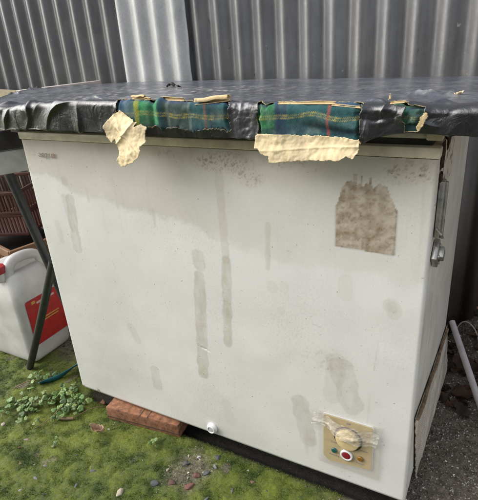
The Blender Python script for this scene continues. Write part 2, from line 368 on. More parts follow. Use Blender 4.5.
# dead leaves / litter at right
def leaf_mesh(L, W, curl, seed, n=14):
    V = []; F = []
    for i in range(n+1):
        t = i/n; w = W*math.sin(math.pi*t**.8)**.8*(1+.25*math.sin(t*23+seed)); 
        for j in range(5):
            q = (j-2)/2; V.append((L*(t-.5), q*w, curl*L*(q*q*.5+(t-.5)**2*1.2)+.004*math.sin(seed+t*9+j)))
    for i in range(n):
        for j in range(4): F.append((i*5+j, i*5+j+1, (i+1)*5+j+1, (i+1)*5+j))
    return V, F
def dead_leaf(loc, rz, L, W, color, label, curl=.3, tilt=0, seed=0, group=None, thick=.0008, name='dead_leaf'):
    V, F = leaf_mesh(L, W, curl, seed); o = mesh_obj(name, V, F, M_vc, col=np.tile(color, (len(V), 1)))
    md = o.modifiers.new('s', 'SOLIDIFY'); md.thickness = thick
    o.location = (loc[0], loc[1], float(gh(loc[0], loc[1]))+loc[2]); o.rotation_euler = (tilt, tilt*.4, rz); return tag(o, label, 'dead leaf', group)
# pale curled leaf on the moss
lf = dead_leaf((.150, -.094, .008), R(20), .044, .011, (.55, .37, .25), 'curled pale pink-brown dead leaf on the moss', 1.1, R(20), 3)
rl = [((1.105, .50), 40, .15, .045, (.085, .034, .018)), ((1.085, .60), 150, .13, .05, (.06, .026, .015)), ((1.150, .56), 95, .12, .04, (.11, .05, .028)),
      ((1.110, .70), 20, .10, .035, (.10, .045, .02)), ((1.08, .80), 70, .09, .03, (.14, .06, .03)), ((1.17, .66), 120, .11, .04, (.055, .03, .018)), ((1.095, .42), 130, .09, .028, (.055, .03, .018)),
      ((1.06, .86), 160, .10, .03, (.09, .04, .02)), ((1.19, .46), 60, .10, .035, (.12, .055, .03)), ((1.02, .90), 30, .10, .04, (.05, .028, .018))]
ll = ['large reddish brown dead leaf in front of the white pipe foot', 'broad dark brown dead leaf under the white pipe', 'mid brown dead leaf beside the white pipe',
      'rusty brown leaf on the bank behind the pipe', 'bright rust leaf high on the bank', 'dark leaf at the right edge beyond the pipe', 'small dark leaf on the gravel near the perforated panel',
      'brown leaf on the bank near the wall', 'light brown leaf on the gravel right of the pipe foot', 'blackish leaf behind the freezer back corner']
for i, (p, a, L, W, c) in enumerate(rl): dead_leaf((p[0], p[1], .008), R(a), L*.75, W*.62, (c[0]*.9, c[1]*1.15, c[2]*1.3), ll[i], .25, R(random.uniform(-14, 14)), i*1.7, 'dead leaves beside the freezer')
V = []; F = []; C = []
for k in range(420):
    x = random.uniform(.99, 1.6); y = random.uniform(.42, 1.3); v, f = leaf_mesh(random.uniform(.02, .055), random.uniform(.006, .016), random.uniform(0, .5), k, 6)
    Mx = Matrix.Translation((x, y, float(gh(x, y))+.004)) @ Matrix.Rotation(random.uniform(0, 6.28), 4, 'Z') @ Matrix.Rotation(random.uniform(-.5, .5), 4, 'X')
    b = len(V); V += [tuple(Mx @ Vector(q)) for q in v]; F += [tuple(b+i for i in q) for q in f]
    c = random.choice([(.05, .028, .016), (.09, .04, .02), (.035, .022, .014), (.14, .07, .035), (.03, .035, .015)]); C += [c]*len(v)
o = mesh_obj('leaf_litter', V, F, M_vc, col=np.array(C)); tag(o, 'dark brown rotting leaf litter banked against the iron wall', 'leaf litter', kind='stuff')

# ---------------------------------------------------------------- corrugated wall
PITCH = .0833
def corr(name, x0, x1, z0, z1, y, amp, mat, label, zz=None, nper=16, phase=.914):
    nx = int((x1-x0)/PITCH*nper)+1; xs = np.linspace(x0, x1, nx); zs = np.linspace(z0, z1, 30)
    X, Z = np.meshgrid(xs, zs); Y = y - amp*np.cos((X-phase)/PITCH*2*np.pi) + .003*fbm(X*1.5, Z*1.2, 2, 3.)
    o = mesh_obj(name, np.stack([X, Y, Z], -1).reshape(-1, 3), grid_faces(*X.shape), mat)
    md = o.modifiers.new('s', 'SOLIDIFY'); md.thickness = .0012; md.offset = 1; return tag(o, label, 'wall' if 'wall' in name else 'sheet')
w = corr('corrugated_wall', -3.0, 2.6, -.03, 1.75, .777, .0115, M_wall, 'grey corrugated iron wall behind the freezer')
w.data.materials[0] = M_wall
xs = np.linspace(-.262, .036, 90); zs = np.linspace(.35, 1.74, 40); X, Z = np.meshgrid(xs, zs)
X = X+.006*fbm(Z*6, Z*0, 3, 2.)*(X > .02); Y = .7580 - .0105*np.cos((X-.914)/PITCH*2*np.pi)+.002*fbm(X*3, Z*2, 2, 9.)
o = mesh_obj('corrugated_sheet', np.stack([X, Y, Z], -1).reshape(-1, 3), grid_faces(*X.shape), M_fibre)
md = o.modifiers.new('s', 'SOLIDIFY'); md.thickness = .0012; md.offset = 1; tag(o, 'narrow pale milky corrugated sheet fixed over the dark iron wall', 'sheet')
bwall = box('light_block_wall', (-.2, -3.0, 1.2), (7.0, .2, 2.5), simple('grey_render', (.20, .19, .175), .9, .3, 8, .002), bev=.01); tag(bwall, 'unseen grey rendered wall added behind the viewer to block low front light', 'wall')  # unseen wall, added to hold off low light from behind the camera
# ---------------------------------------------------------------- freezer
W, D, Z0, ZB = 1.0106, .65, .05, .850
fz = thing('chest_freezer', 'old stained white chest freezer under the torn black cover', 'freezer', (W/2, D/2, 0))
OFF = Vector((-W/2, -D/2, 0))
def fpart(o): o.location = Vector(o.location)+OFF if o.parent == fz else o.location; return o
rc = .007; per = []
def seg(a, b, n): return [(a[0]+(b[0]-a[0])*i/n, a[1]+(b[1]-a[1])*i/n) for i in range(n)]
def arc(cx, cy, a0, a1, n): return [(cx+rc*math.cos(a0+(a1-a0)*i/n), cy+rc*math.sin(a0+(a1-a0)*i/n)) for i in range(n)]
PI = math.pi
per += seg((0, D-rc), (0, rc), 12); per += arc(rc, rc, PI, 1.5*PI, 5); per += seg((rc, 0), (W-rc, 0), 420); per += arc(W-rc, rc, 1.5*PI, 2*PI, 5)
per += seg((W, rc), (W, D-rc), 150); per += arc(W-rc, D-rc, 0, PI/2, 4); per += seg((W-rc, D), (rc, D), 6); per += arc(rc, D-rc, PI/2, PI, 4)
per = np.array(per); nc = len(per); zs = np.linspace(Z0, ZB, 335)
X = np.repeat(per[None, :, 0], len(zs), 0); Y = np.repeat(per[None, :, 1], len(zs), 0); Z = np.repeat(zs[:, None], nc, 1)
front = (Y < .0075) & (X > .001) & (X < W-.001)
# dent
dd = np.exp(-((X-.503)/.012)**2-((Z-.338+(X-.503)*.25)/.0016)**2); Y = Y+np.where(front, .004*dd, 0)
Y = Y + np.where(front, .0016*fbm(X*2.2, Z*2.2, 2, 4.), 0)
# bottom lip curls in a little
Y = Y+np.where(front, .004*(1-ss(Z0, Z0+.008, Z)), 0)
# colours
C = np.tile(np.array([.70, .697, .672]), X.shape+(1,))
lo = fbm(X*3, Z*3, 4, 21.); me_ = fbm(X*14, Z*14, 4, 22.); hi = fbm(X*70, Z*70, 3, 23.); vhi = fbm(X*160, Z*160, 2, 24.)
def blend(c, m):
    global C
    C = mix(C, c, np.clip(m, 0, 1)) if not isinstance(c, float) else C*(1-np.clip(m, 0, 1)[..., None]*(1-c))
grime = (.40, .345, .255)
# grime veil that runs down from the top with a ragged lower edge
edge = .705-.10*ss(.05, .3, .30-X)*0 - .035*ss(.1, .5, X) - .06*ss(.4, .75, X)+.012*me_*2+.01*hi
left_up = .05*(1-ss(.02, .22, X))
veil = ss(edge+left_up, edge+left_up+.022, Z); blend(np.array([.47, .42, .335]), veil*(.44-.28*ss(.45, .8, X)))
blend(np.array([.42, .36, .27]), ss(.72, .85, Z+.03*lo)*.35)
blend(np.array([.48, .46, .40]), np.clip(lo*.6, 0, .35))
# mottled brown fungus-like patches near the top
def blot(cx, cz, rx, rz, a, c=(.17, .12, .08), th=.02, seed=0.):
    d = 1-ss(.35, 1.05, np.hypot((X-cx)/rx, (Z-cz)/rz)+.35*me_); n = .6*fbm(X*210, Z*210, 2, 30.+seed)+.55*fbm(X*60, Z*60, 3, 30.+seed)
    blend(np.array(c), d*ss(th, th+.25, n)*a)
    blend(np.array([.36, .30, .22]), d*a*.35)
blot(.60, .825, .11, .028, .75); blot(.66, .80, .05, .03, .5, seed=3); blot(.73, .835, .06, .02, .5); blot(.96, .825, .055, .026, .65, seed=5); blot(.46, .835, .05, .012, .3)
blot(.845, .40, .06, .04, .22, (.25, .22, .17), .1, 7); blot(.78, .38, .08, .05, .15, (.25, .22, .17), .1, 8); blot(.03, .83, .03, .03, .35, (.25, .2, .15), .1, 9)
# drips: vertical capsules with soft noisy rim
def cap(x0, z0, x1, z1, r, a, c=(.40, .36, .27), rim=.10):
    px, pz = X-x0, Z-z0; vx, vz = x1-x0, z1-z0; t = np.clip((px*vx+pz*vz)/(vx*vx+vz*vz+1e-9), 0, 1)
    rr = r*(1+.30*fbm(Z*35, X*0+r*999, 2, x0*50)); d = np.hypot(px-t*vx, pz-t*vz)+.0016*hi
    m = 1-ss(rr-.0016, rr+.0008, d); m = m*np.clip(.80+.55*fbm(X*45, Z*14, 3, 77.), .35, 1.1); blend(np.array(c), m*a*(.85+.35*hi))
    blend(np.array([.30, .27, .2]), np.exp(-((d-rr)/.0012)**2)*rim)
cap(.512, .600, .515, .575, .0165, .5); cap(.510, .545, .489, .26, .0160, .62); cap(.588, .80, .588, .60, .0095, .40, (.40, .35, .265)); cap(.588, .60, .573, .375, .0125, .62)
cap(.134, .700, .122, .565, .016, .5); cap(.113, .705, .122, .62, .010, .4); cap(.064, .625, .068, .578, .010, .3); cap(.128, .752, .129, .748, .010, .35)
cap(.324, .217, .324, .160, .015, .4); cap(.262, .345, .280, .306, .012, .28); cap(.855, .385, .880, .290, .026, .42, (.39, .36, .29)); cap(.845, .40, .835, .30, .020, .25)
cap(.758, .255, .778, .15, .022, .45); cap(.800, .24, .80, .20, .012, .25); cap(.951, .562, .957, .548, .017, .35); cap(.951, .562, .953, .555, .009, .3)
cap(.699, .557, .699, .552, .012, .22); cap(.727, .56, .727, .556, .010, .15); cap(.695, .70, .691, .60, .0055, .40); cap(.86, .60, .86, .57, .014, .15); cap(.718, .50, .718, .497, .008, .15)
cap(.20, .735, .20, .70, .003, .3); cap(.40, .70, .40, .66, .003, .3); cap(.93, .47, .925, .40, .0015, .35, (.3, .28, .22), 0); cap(.55, .18, .56, .12, .012, .12)
# rusty drip line over the panel at the right bottom
blend(np.array([.40, .37, .29]), ss(.35, .75, fbm(X*30, Z*4, 3, 41.))*ss(.55, .3, Z)*ss(.6, .8, X)*.3)
# old sticker residue
sx0, sx1 = .838, .950; top = .800+.014*fbm(X*70, X*0, 3, 3.)-.020*ss(.926, .95, X)-.020*(1-ss(.838, .856, X)); bot = .672+(X-.84)*(-.03)
top = top-.022*(1-ss(0, .022, X-sx0))**2-.026*(1-ss(0, .024, sx1-X))**2; ins = (X > sx0+.0008*hi) & (X < sx1+.0008*hi) & (Z < top) & (Z > bot)
drip = (np.abs(X-.872-.002*me_) < .003) & (Z < .818) & (Z > .79); ins = ins | drip | ((np.abs(X-.885) < .0015) & (Z < .815) & (Z > .79)) | ((np.abs(X-.900) < .002) & (Z < .812) & (Z > .79))
mo_ = np.clip(.55+.75*fbm(X*55, Z*55, 4, 33.), 0, 1)*(1-.8*ss(.92, .945, X+.01*hi)*(Z < .77)*ss(-.2, .3, vhi))
C = np.where(ins[..., None], mix(np.array([.50, .445, .355])*np.ones(X.shape+(3,)), (.21, .145, .085), np.clip((mo_-.18)*1.05+.35*ss(.1, .5, vhi), 0, .9))*1.0, C)
rim = ((np.abs(X-sx0) < .0014) | (np.abs(X-sx1) < .0014)) & (Z < .755) & (Z > bot) | ((np.abs(Z-bot) < .0014) & (X > sx0) & (X < sx1))
C = np.where(rim[..., None], C*.82, C)
gr = np.clip(ss(.05, .55, fbm(X*240, Z*240, 2, 61.))*ss(-.25, .45, fbm(X*5, Z*5, 3, 62.))*.22, 0, 1)*(X < W-.001); C = mix(C, (.36, .31, .23), gr)
topg = ss(.812, .848, Z+.012*fbm(X*30, Z*6, 3, 63.))*(.25+.75*ss(-.1, .5, fbm(X*9, Z*2, 3, 64.)))*.42; C = mix(C, (.30, .24, .16), topg)
strk = ss(.28, .6, fbm(X*55, Z*2.2, 3, 65.))*ss(.55, .82, Z)*.20; C = mix(C, (.36, .31, .23), strk)
# specks, scratches
rs = np.random.default_rng(5)
for k in range(150):
    cx, cz = rs.uniform(0, W), rs.uniform(.06, .85); r_ = rs.uniform(.0009, .0017); k0 = np.hypot(X-cx, Z-cz) < r_; C = np.where(k0[..., None], C*rs.uniform(.62, .88), C)
for cx, cz, dx, dz in [(.80, .480, .009, -.0012), (.115, .62, .004, -.012), (.245, .53, .003, -.012)]:
    t = np.clip(((X-cx)*dx+(Z-cz)*dz)/(dx*dx+dz*dz), -1, 1); k0 = np.hypot(X-cx-t*dx, Z-cz-t*dz) < .0013; C = np.where(k0[..., None], C*.86, C)
C = np.where((dd > .45)[..., None] & front[..., None], np.array([.72, .70, .64]), C)  # pale scratch on the dent, its highlight painted in
rustpt = np.exp(-((X-.075)/.012)**2-((Z-.06)/.006)**2)+np.exp(-((X-.01)/.006)**2-((Z-.056)/.005)**2)+.7*np.exp(-((X-.80)/.03)**2-((Z-.053)/.003)**2)
C = mix(C, (.22, .10, .05), np.clip(rustpt*(hi > -.1), 0, .8))
refl_streak = ss(.012, .004, np.abs(Z-(.618-.59*(Y-.003))))*ss(-.01, .03, Y)*ss(.36, .28, Y)  # pale sloping streak: a reflection on the side, painted into the enamel
# side (right) is plain, yellower, rust near the top front
side = X > W-.001; nS = fbm(Y*9, Z*9, 4, 50.)
C = np.where(side[..., None], mix(np.array([.72, .69, .62])*np.ones(X.shape+(3,)), (.56, .51, .42), np.clip(.35+.6*nS+.5*fbm(Y*60, Z*3, 3, 6.), 0, 1)), C)
C = mix(C, (.72, .70, .64), side*refl_streak*.6)
rz = side*((Y < .22) & (Z > .77))*ss(.1, .35, fbm(Y*45, Z*45, 3, 51.)); C = mix(C, (.11, .045, .02), np.clip(rz*.9, 0, 1))
F = grid_faces(len(zs), nc); i = np.arange(len(zs)*nc).reshape(len(zs), nc)
Fw = np.stack([i[:-1, -1], i[:-1, 0], i[1:, 0], i[1:, -1]], -1).reshape(-1, 4); F = np.concatenate([F, Fw]).tolist(); F.append(tuple(i[0][::-1].tolist())); F.append(tuple(i[-1].tolist()))
body = auto_smooth(fpart(mesh_obj('body', np.stack([X, Y, Z], -1).reshape(-1, 3), F, M_enamel, fz, col=C.reshape(-1, 3))), 60)
# inner recessed base, trim band, gasket, lid
fpart(box('base', (W/2, D/2+.02, .025), (W-.04, D-.07, .048), M_gasket, fz))
tr = fpart(box('trim_band', (W/2, D/2-.001, .8605), (W+.003, D+.004, .0190), M_cream, fz, bev=.003))
fpart(box('gasket', (W/2-.002, D/2+.006, .8763), (W-.022, D-.012, .0125), M_gasket, fz, bev=.002))
fpart(box('lid', (W/2, D/2-.001, .8990), (W+.001, D+.002, .032), M_lid, fz, bev=.006, seg=3))
fpart(box('corner_cap', (W-.010, .004, .8988), (.026, .022, .034), M_cream, fz, bev=.003))
# side hardware
x_ = W
r1 = fpart(thing('x', None, None)); bpy.data.objects.remove(r1)
def rustblob(y, z, s, seed):
    bm = bmesh.new(); bmesh.ops.create_icosphere(bm, subdivisions=3, radius=1)
    for v in bm.verts: v.co *= 1+.5*mnoise.noise(v.co*1.8+Vector((seed, 0, 0)))
    bmesh.ops.scale(bm, vec=(.0035, s*.8, s*1.1), verts=bm.verts); bmesh.ops.translate(bm, vec=(x_+.002, y, z), verts=bm.verts); return fpart(bm_obj('rust_scab', bm, M_rust, fz))
rustblob(.020, .842, .011, 1); rustblob(.020, .815, .008, 2); rustblob(.026, .861, .013, 3); rustblob(.085, .872, .02, 4)
bm = bmesh.new(); add_box(bm, (x_+.006, .028, .757), (.010, .024, .105), bev=.003); add_box(bm, (x_+.013, .028, .757), (.005, .010, .100), bev=.002)
lt = fpart(auto_smooth(bm_obj('latch_bar', bm, M_steel, fz))); rustblob(.028, .806, .015, 6)
tb = tube('latch_hook', [(x_+.004, .012, .725), (x_+.014, .010, .716), (x_+.016, .018, .708), (x_+.010, .028, .704)], .0022, M_steel, fz); fpart(tb)
bm = bmesh.new(); rt_ = Matrix.Rotation(R(45), 3, 'X'); add_box(bm, (x_+.006, .038, .668), (.010, .042, .042), rt_, .002); add_box(bm, (x_+.014, .038, .668), (.013, .022, .022), rt_, .002)
fpart(auto_smooth(bm_obj('hasp_plate', bm, M_steel, fz)))
for dy, dz in ((.016, 0), (-.016, .0), (0, -.018), (0, .016)): fpart(disc('screw', (x_+.012, .038+dy, .668+dz), .0038, .004, M_steel, fz, 'x', 16))
# control panel
def rrect_prism(name, pts, y0, y1, mat, parent, rad=.006, seg_=6):
    # rounded convex polygon in XZ
    out = []; n = len(pts)
    for k in range(n):
        a = Vector(pts[k-1]); b = Vector(pts[k]); c = Vector(pts[(k+1) % n]); u = (a-b).normalized(); v = (c-b).normalized()
        for q in range(seg_+1):
            t = q/seg_; p0 = b+u*rad; p2 = b+v*rad; out.append((1-t)**2*p0+2*t*(1-t)*b+t*t*p2)
    m = len(out); V = [(p.x, y0, p.y) for p in out]+[(p.x, y1, p.y) for p in out]
    F = [tuple(range(m)), tuple(range(2*m-1, m-1, -1))]+[(k, (k+1) % m, m+(k+1) % m, m+k) for k in range(m)]
    o = mesh_obj(name, V, F, mat, parent, smooth=False); bm = bmesh.new(); bm.from_mesh(o.data); bmesh.ops.recalc_face_normals(bm, faces=bm.faces); bm.to_mesh(o.data); bm.free(); return o
cp = fpart(rrect_prism('control_panel_frame', [(.815, .249), (.9335, .249), (.9335, .118), (.828, .104), (.815, .120)], -.0022, .004, M_panelw, fz, .008))
cf = rrect_prism('control_panel', [(.8175, .2465), (.931, .2465), (.931, .1205), (.829, .1075), (.8175, .1215)], -.0034, .003, M_panel, fz, .007); fpart(cf)
def pk(o): return fpart(o)
pk(ring('dial_groove', (.876, -.0036, .1945), .0335, .0300, .0012, M_ink, fz))
kn = pk(disc('dial', (.876, -.0085, .1945), .0275, .010, simple('ivory_knob', (.70, .55, .29), .4, .18, 60), fz, bev=.003, n=56))
kb = box('dial_grip', (.876, -.0165, .2035), (.034, .008, .009), simple('ivory_grip', (.74, .62, .38), .4, .2, 60), fz, rot=Matrix.Rotation(R(-12), 3, 'Y'), bev=.003); pk(kb)
pk(disc('green_lamp', (.8445, -.0052, .147), .0070, .006, M_greenl, fz, bev=.0025)); pk(ring('lamp_collar', (.8745, -.0036, .146), .0148, .0100, .0062, M_panelw, fz)); pk(disc('red_button', (.8745, -.0062, .146), .0108, .007, M_redl, fz, bev=.0025)); pk(disc('amber_lamp', (.9065, -.0052, .1475), .0070, .006, M_amberl, fz, bev=.0025))
def T(s, x, z, sz, mat=M_ink, nm='lettering'): o = text_obj(nm, s, (x, -.0036, z), sz, mat, fz); return fpart(o)
T('Running', .8445, .1285, .0074); T('Super', .8745, .1245, .0070); T('Power', .9065, .1285, .0074); T('Off', .876, .2365, .0072); T('Cold', .843, .1685, .0072); T('Coldest', .912, .1700, .0072); T('I', .876, .1635, .006)
# scratched handwriting near the top-left corner
for t_, x, mt in (('acq', .0735, M_pencil), ('ua', .1065, M_copper)):
    o = text_obj('handwriting', t_, (x, -.0036, .8085), .0235, mt, fz, shear=.22, ext=.0002); fpart(o)
# clear tape over the dial
nx_, nz_ = 90, 26; u, v = np.meshgrid(np.linspace(0, 1, nx_), np.linspace(0, 1, nz_)); 
tx = .792+u*.152+(v-.5)*.008; tz = .2330-u*.016+(v-.5)*.042-.006*np.sin(u*7)*(v-.5)
kd = np.exp(-((tx-.876)/.040)**4); ty = -.0046-.0165*kd-.0022*np.abs(fbm(tx*70, tz*160, 3, 4.))*2-.004*ss(.80, 1, u)-.004*ss(.2, 0, u)-.004*np.exp(-((v-.35+.15*fbm(tx*30, tz*0, 2, 1.))/.10)**2)
o = mesh_obj('clear_tape', np.stack([tx, ty, tz], -1).reshape(-1, 3), grid_faces(nz_, nx_), M_tape, fz); fpart(o)
o = box('clear_film', (.8765, -.0042, .176), (.142, .0004, .158), M_tapeflat, fz, bev=0); fpart(o)
# drain plug
pk(disc('drain_flange', (.499, -.004, .077), .0155, .010, M_panelw, fz, bev=.003)); pk(ring('drain_ring', (.499, -.008, .077), .0118, .0085, .005, M_panelw, fz)); pk(disc('drain_plug', (.499, -.0095, .077), .0075, .004, simple('dull_plug', (.50, .50, .48), .5, .2, 60), fz, bev=.001))

# ---------------------------------------------------------------- torn cover
cov = thing('padded_cover', 'torn black vinyl cover with tartan lining lying over the freezer', 'cover', (.4, .3, .93)); CO = Vector((-.4, -.3, -.93))
def cpart(o): o.location = Vector(o.location)+CO; return o
YF = -.055; RB = .0115; AB = RB*math.pi/4
def ztop(x, y):
    t = (y-YF)/.775; z = .9575-.016*x*(1-t)-.040*t
    z = z-.018*(1-ss(-.02, .30, x))*ss(.35, -.02, y)
    z = z-.004*(1-ss(-.45, -.1, x))
    return z
def zbot(x): return .8855+.016*ss(.88, .97, x)+.002*np.sin(x*9)-.002*(1-ss(0, .1, x))
def prof(s, x, zt, tuck=False):
    drop = zt-RB-zbot(x); th = np.clip((s+AB)/RB/1.0*1.0, 0, None); th = np.clip((s+AB)/(2*AB)*(PI/2), 0, PI/2)
    o = np.where(s < -AB, -RB+(s+AB), -RB+RB*np.sin(th)); z = np.where(s > AB, -RB-(s-AB), -RB*(1-np.cos(th)))
    return o, z
# tears in (x, s) space: s<0 on top, s>0 down the front
def tears(x, s):
    j = .0055*fbm(x*38, s*38, 3, 2.)+.0028*fbm(x*110, s*110, 2, 5.); j2 = .011*fbm(x*20, s*5, 3, 8.)
    def rect(x0, x1, s0, s1): return np.maximum(np.maximum(x0-x, x-x1), np.maximum(s0-s, s-s1))+j
    a = rect(.393, .655, -.012+j2, .0445); b = rect(.712, .894, -.020+j2*1.3+.014*np.exp(-((x-.73)/.02)**2), .12)
    c = rect(.934, .962, -.024+j2-.004*np.sin((x-.93)*90), -.006+.3*(x-.945)); d = rect(.963, .990-.2*np.maximum(0, np.minimum(s, .04)), -.003+j2, .034)
    return np.minimum(np.minimum(a, b), np.minimum(c, d))
cols = [(x, YF) for x in np.concatenate([np.arange(1.36, 1.01, -.003), np.arange(1.01, .37, -.0014), np.arange(.37, .02, -.0026)])]; B = [(x, .725-.14*max(0, x)) for x, _ in cols]; ns = len(cols)
lc = crom([(.02, YF, 0), (-.045, -.045, 0), (-.10, -.005, 0), (-.19, .10, 0), (-.29, .255, 0), (-.37, .42, 0), (-.405, .56, 0), (-.41, .70, 0)], 26)
for k, p in enumerate(lc): cols.append((p.x, p.y)); B.append((.02-.405*k/(len(lc)-1), .7255))
E_ = np.array(cols); B = np.array(B); dv = E_-B; L = np.linalg.norm(dv, axis=1); e = dv/L[:, None]
top_f = np.linspace(0, 1, 60, endpoint=False)
S_ = np.concatenate([np.arange(-.12, -.05, .004), np.arange(-.05, .0501, .00135)]); NT_ = len(top_f); NS = len(S_); NU = 8; NR = NT_+NS+NU
nco = len(cols); P = np.zeros((NR, nco, 3)); SS = np.zeros((NR, nco)); XX = np.repeat(E_[None, :, 0], NR, 0)
smin = np.minimum(.12, L*.8)
for r in range(NR):
    xcol = E_[:, 0]
    if r < NT_: o_in = -(L+(smin+.004-L)*top_f[r]); s = o_in; zz = np.zeros(nco)
    elif r < NT_+NS:
        s = S_[r-NT_]; s = np.where(s < 0, s*smin/.12, s)
        dropmax = ztop(xcol, E_[:, 1])-RB-zbot(xcol); sc = np.where(s > AB, AB+(s-AB)*dropmax/(.05-AB), s)
        o_in, zz = prof(sc, xcol, ztop(xcol, E_[:, 1])); s = sc
    else:
        k = (r-NT_-NS+1)/NU; s = .07+.02*k+0*xcol; o_in = -.004-.035*k+0*xcol+.0*k; zz = zbot(xcol)-ztop(xcol, E_[:, 1])-.0025*math.sin(k*PI)+.003*k
    pos = E_+e*o_in[:, None]; P[r, :, 0] = pos[:, 0]; P[r, :, 1] = pos[:, 1]
    inner = np.clip(-o_in, 0, None); yref = pos[:, 1]; P[r, :, 2] = ztop(pos[:, 0], pos[:, 1])+zz if r < NT_+NS else ztop(E_[:, 0], E_[:, 1])+zz
    SS[r] = s
dr = np.gradient(P, axis=0); dc = np.gradient(P, axis=1); N = np.cross(dr, dc); N /= np.linalg.norm(N, axis=2)[..., None]+1e-9
if N[NT_//2, 200, 2] < 0: N = -N
arcl = np.concatenate([[0], np.cumsum(np.linalg.norm(np.diff(E_, axis=0), axis=1))]); A_ = 1.36-np.repeat(arcl[None], NR, 0)  # unrolled x
S2 = np.where(np.arange(NR)[:, None] < NT_, SS, SS)
def ridged(a, b, seed, o=3):
    s = 0; am = 1; t = 0
    for i in range(o): s = s+am*(1-2*np.abs(perlin(a*2**i+seed, b*2**i-seed))*1.3)**1; t += am; am *= .45
    return s/t
rc_ = np.random.default_rng(11)
CREASE = []
def creases(n, a0, a1, s0, s1, ang, spread, amp, lmin, lmax):
    for k in range(n): CREASE.append((rc_.uniform(a0, a1), rc_.uniform(s0, s1), ang+rc_.normal(0, spread), rc_.uniform(lmin, lmax), amp*rc_.uniform(.4, 1.2)*(1 if rc_.random() < .75 else -.6), rc_.uniform(.006, .022), rc_.uniform(.003, .009), rc_.uniform(-8, 8)))
creases(34, -.62, .30, -.07, .05, 2.15, .35, .0095, .03, .09); creases(14, -.5, .27, -.05, .05, .9, .5, .0045, .015, .05)
creases(15, .90, 1.03, -.06, .045, 2.5, .45, .0075, .02, .05); creases(6, .91, 1.0, -.05, .04, .7, .4, .004, .01, .03)
creases(16, 1.04, 1.36, -.05, .03, .1, .3, .0045, .03, .10); creases(9, .66, .71, -.02, .045, 1.5, 1.0, .002, .008, .02)
creases(16, -.2, 1.3, -.5, -.08, .2, 1.0, .0028, .03, .12)
def wr(A, S):
    edgew = np.exp(-np.clip(-S-.01, 0, None)/.07); d = np.zeros(A.shape)
    left = 1-ss(.24, .37, A); right = ss(.895, .93, A)*(1-ss(1.02, 1.10, A)); jw = .004*fbm(A*18, S*18, 2, 5.)
    for (ca, cs, an, ln_, am, wa, wb, cv) in CREASE:
        u = (A-ca)*math.cos(an)+(S-cs)*math.sin(an); v = -(A-ca)*math.sin(an)+(S-cs)*math.cos(an)+cv*u*u+jw
        t_ = np.clip(1-np.abs(u)/ln_, 0, 1); t_ = t_*t_*(3-2*t_); d = d+am*t_*np.exp(-np.where(v > 0, v/wa, -v/wb))
    d = d*(1-.0*left)+left*edgew*.004*fbm(A*9, S*9, 2, 3.)
    cl_ = ss(.34, .38, A)*(1-ss(1.02, 1.06, A)); d = np.where(d < -.0015*cl_-.02*(1-cl_), -.0015*cl_-.02*(1-cl_), d)
    far = ss(1.0, 1.08, A)*edgew; d = d+far*.002*fbm(A*6, S*14, 2, 2.2)
    mid = (1-left)*(1-right); midp = np.exp(-((A-.683)/.028)**2)*(S > -.03); d = d+midp*.0035*fbm(A*60, S*60, 3, 3.)
    d = d+mid*edgew*.0016*fbm(A*18, S*18, 3, 4.)
    d = d+(1-edgew)*(.0022*fbm(A*7, S*9, 3, 6.))
    # wet lifted blister at the right on top
    d = d+.010*np.exp(-((A-.975-.25*(S+.16))/.045)**2-((S+.165)/.018)**2)*(1+.8*fbm(A*50, S*50, 2, 2.))
    return np.where((A > .36) & (A < 1.05), np.maximum(d, -.0022), d)
dsp = wr(A_, SS); tz_ = tears(A_, SS)
lip = np.exp(-np.abs(tz_)/.006)*.0030*(1+.9*fbm(A_*50, SS*50, 2, 3.))*(tz_ > -.004)*(np.abs(SS) < .06); dsp = dsp+lip
fade = 1-ss(.060, .095, SS)*.8; P = P+N*(dsp*fade)[..., None]
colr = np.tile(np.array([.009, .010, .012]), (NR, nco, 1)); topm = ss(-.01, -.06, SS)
colr = mix(colr, (.060, .067, .084), topm); nA = fbm(A_*9, SS*9, 4, 3.)  # top paler and bluer: scuffs plus the sky's reflection painted in
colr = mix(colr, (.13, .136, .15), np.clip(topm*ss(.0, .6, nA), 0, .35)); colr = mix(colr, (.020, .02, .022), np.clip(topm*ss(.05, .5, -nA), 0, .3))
midp = np.exp(-((A_-.683)/.03)**4)*(SS > -.01); colr = mix(colr, (.055, .055, .062), midp*.8)
# whitish spots on top: flaking, and wet glints painted in
fl = ss(.22, .32, fbm(A_*42, SS*60, 3, 14.))*1.0*ss(-.02, -.05, SS)*(np.exp(-((A_-.33)/.20)**2)*1.3+.18)*(SS > -.42); colr = mix(colr, (.42, .40, .36), np.clip(fl, 0, .85))
fl = ss(.36, .45, fbm(A_*50, SS*70, 2, 44.))*ss(-.02, -.04, SS)*.5*(SS > -.5); colr = mix(colr, (.012, .011, .010), np.clip(fl, 0, .8))
bl = np.exp(-((A_-.98-.25*(SS+.16))/.045)**2-((SS+.165)/.016)**2); colr = mix(colr, (.38, .38, .38), np.clip(bl*ss(-.2, .3, fbm(A_*40, SS*60, 3, 1.))*.8, 0, 1))  # wet peeling blister, its whitish glint painted into the colour
fc = tz_[:-1, :-1]; keep = ((tz_[:-1, :-1] > 0) & (tz_[1:, 1:] > 0)) | (np.arange(NR-1)[:, None] < NT_) | ((np.arange(NR-1)[:, None] >= NT_+NS-1) & (np.abs(A_[:-1, :-1]-.803) > .088))
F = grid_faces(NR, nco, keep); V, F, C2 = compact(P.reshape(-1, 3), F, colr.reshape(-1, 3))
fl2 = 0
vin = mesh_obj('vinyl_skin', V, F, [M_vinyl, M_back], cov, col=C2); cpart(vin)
bm = bmesh.new(); bm.from_mesh(vin.data); bmesh.ops.recalc_face_normals(bm, faces=bm.faces)
up = sum(f.normal.z for f in bm.faces)
if up < 0: bmesh.ops.reverse_faces(bm, faces=bm.faces)
bm.to_mesh(vin.data); bm.free()
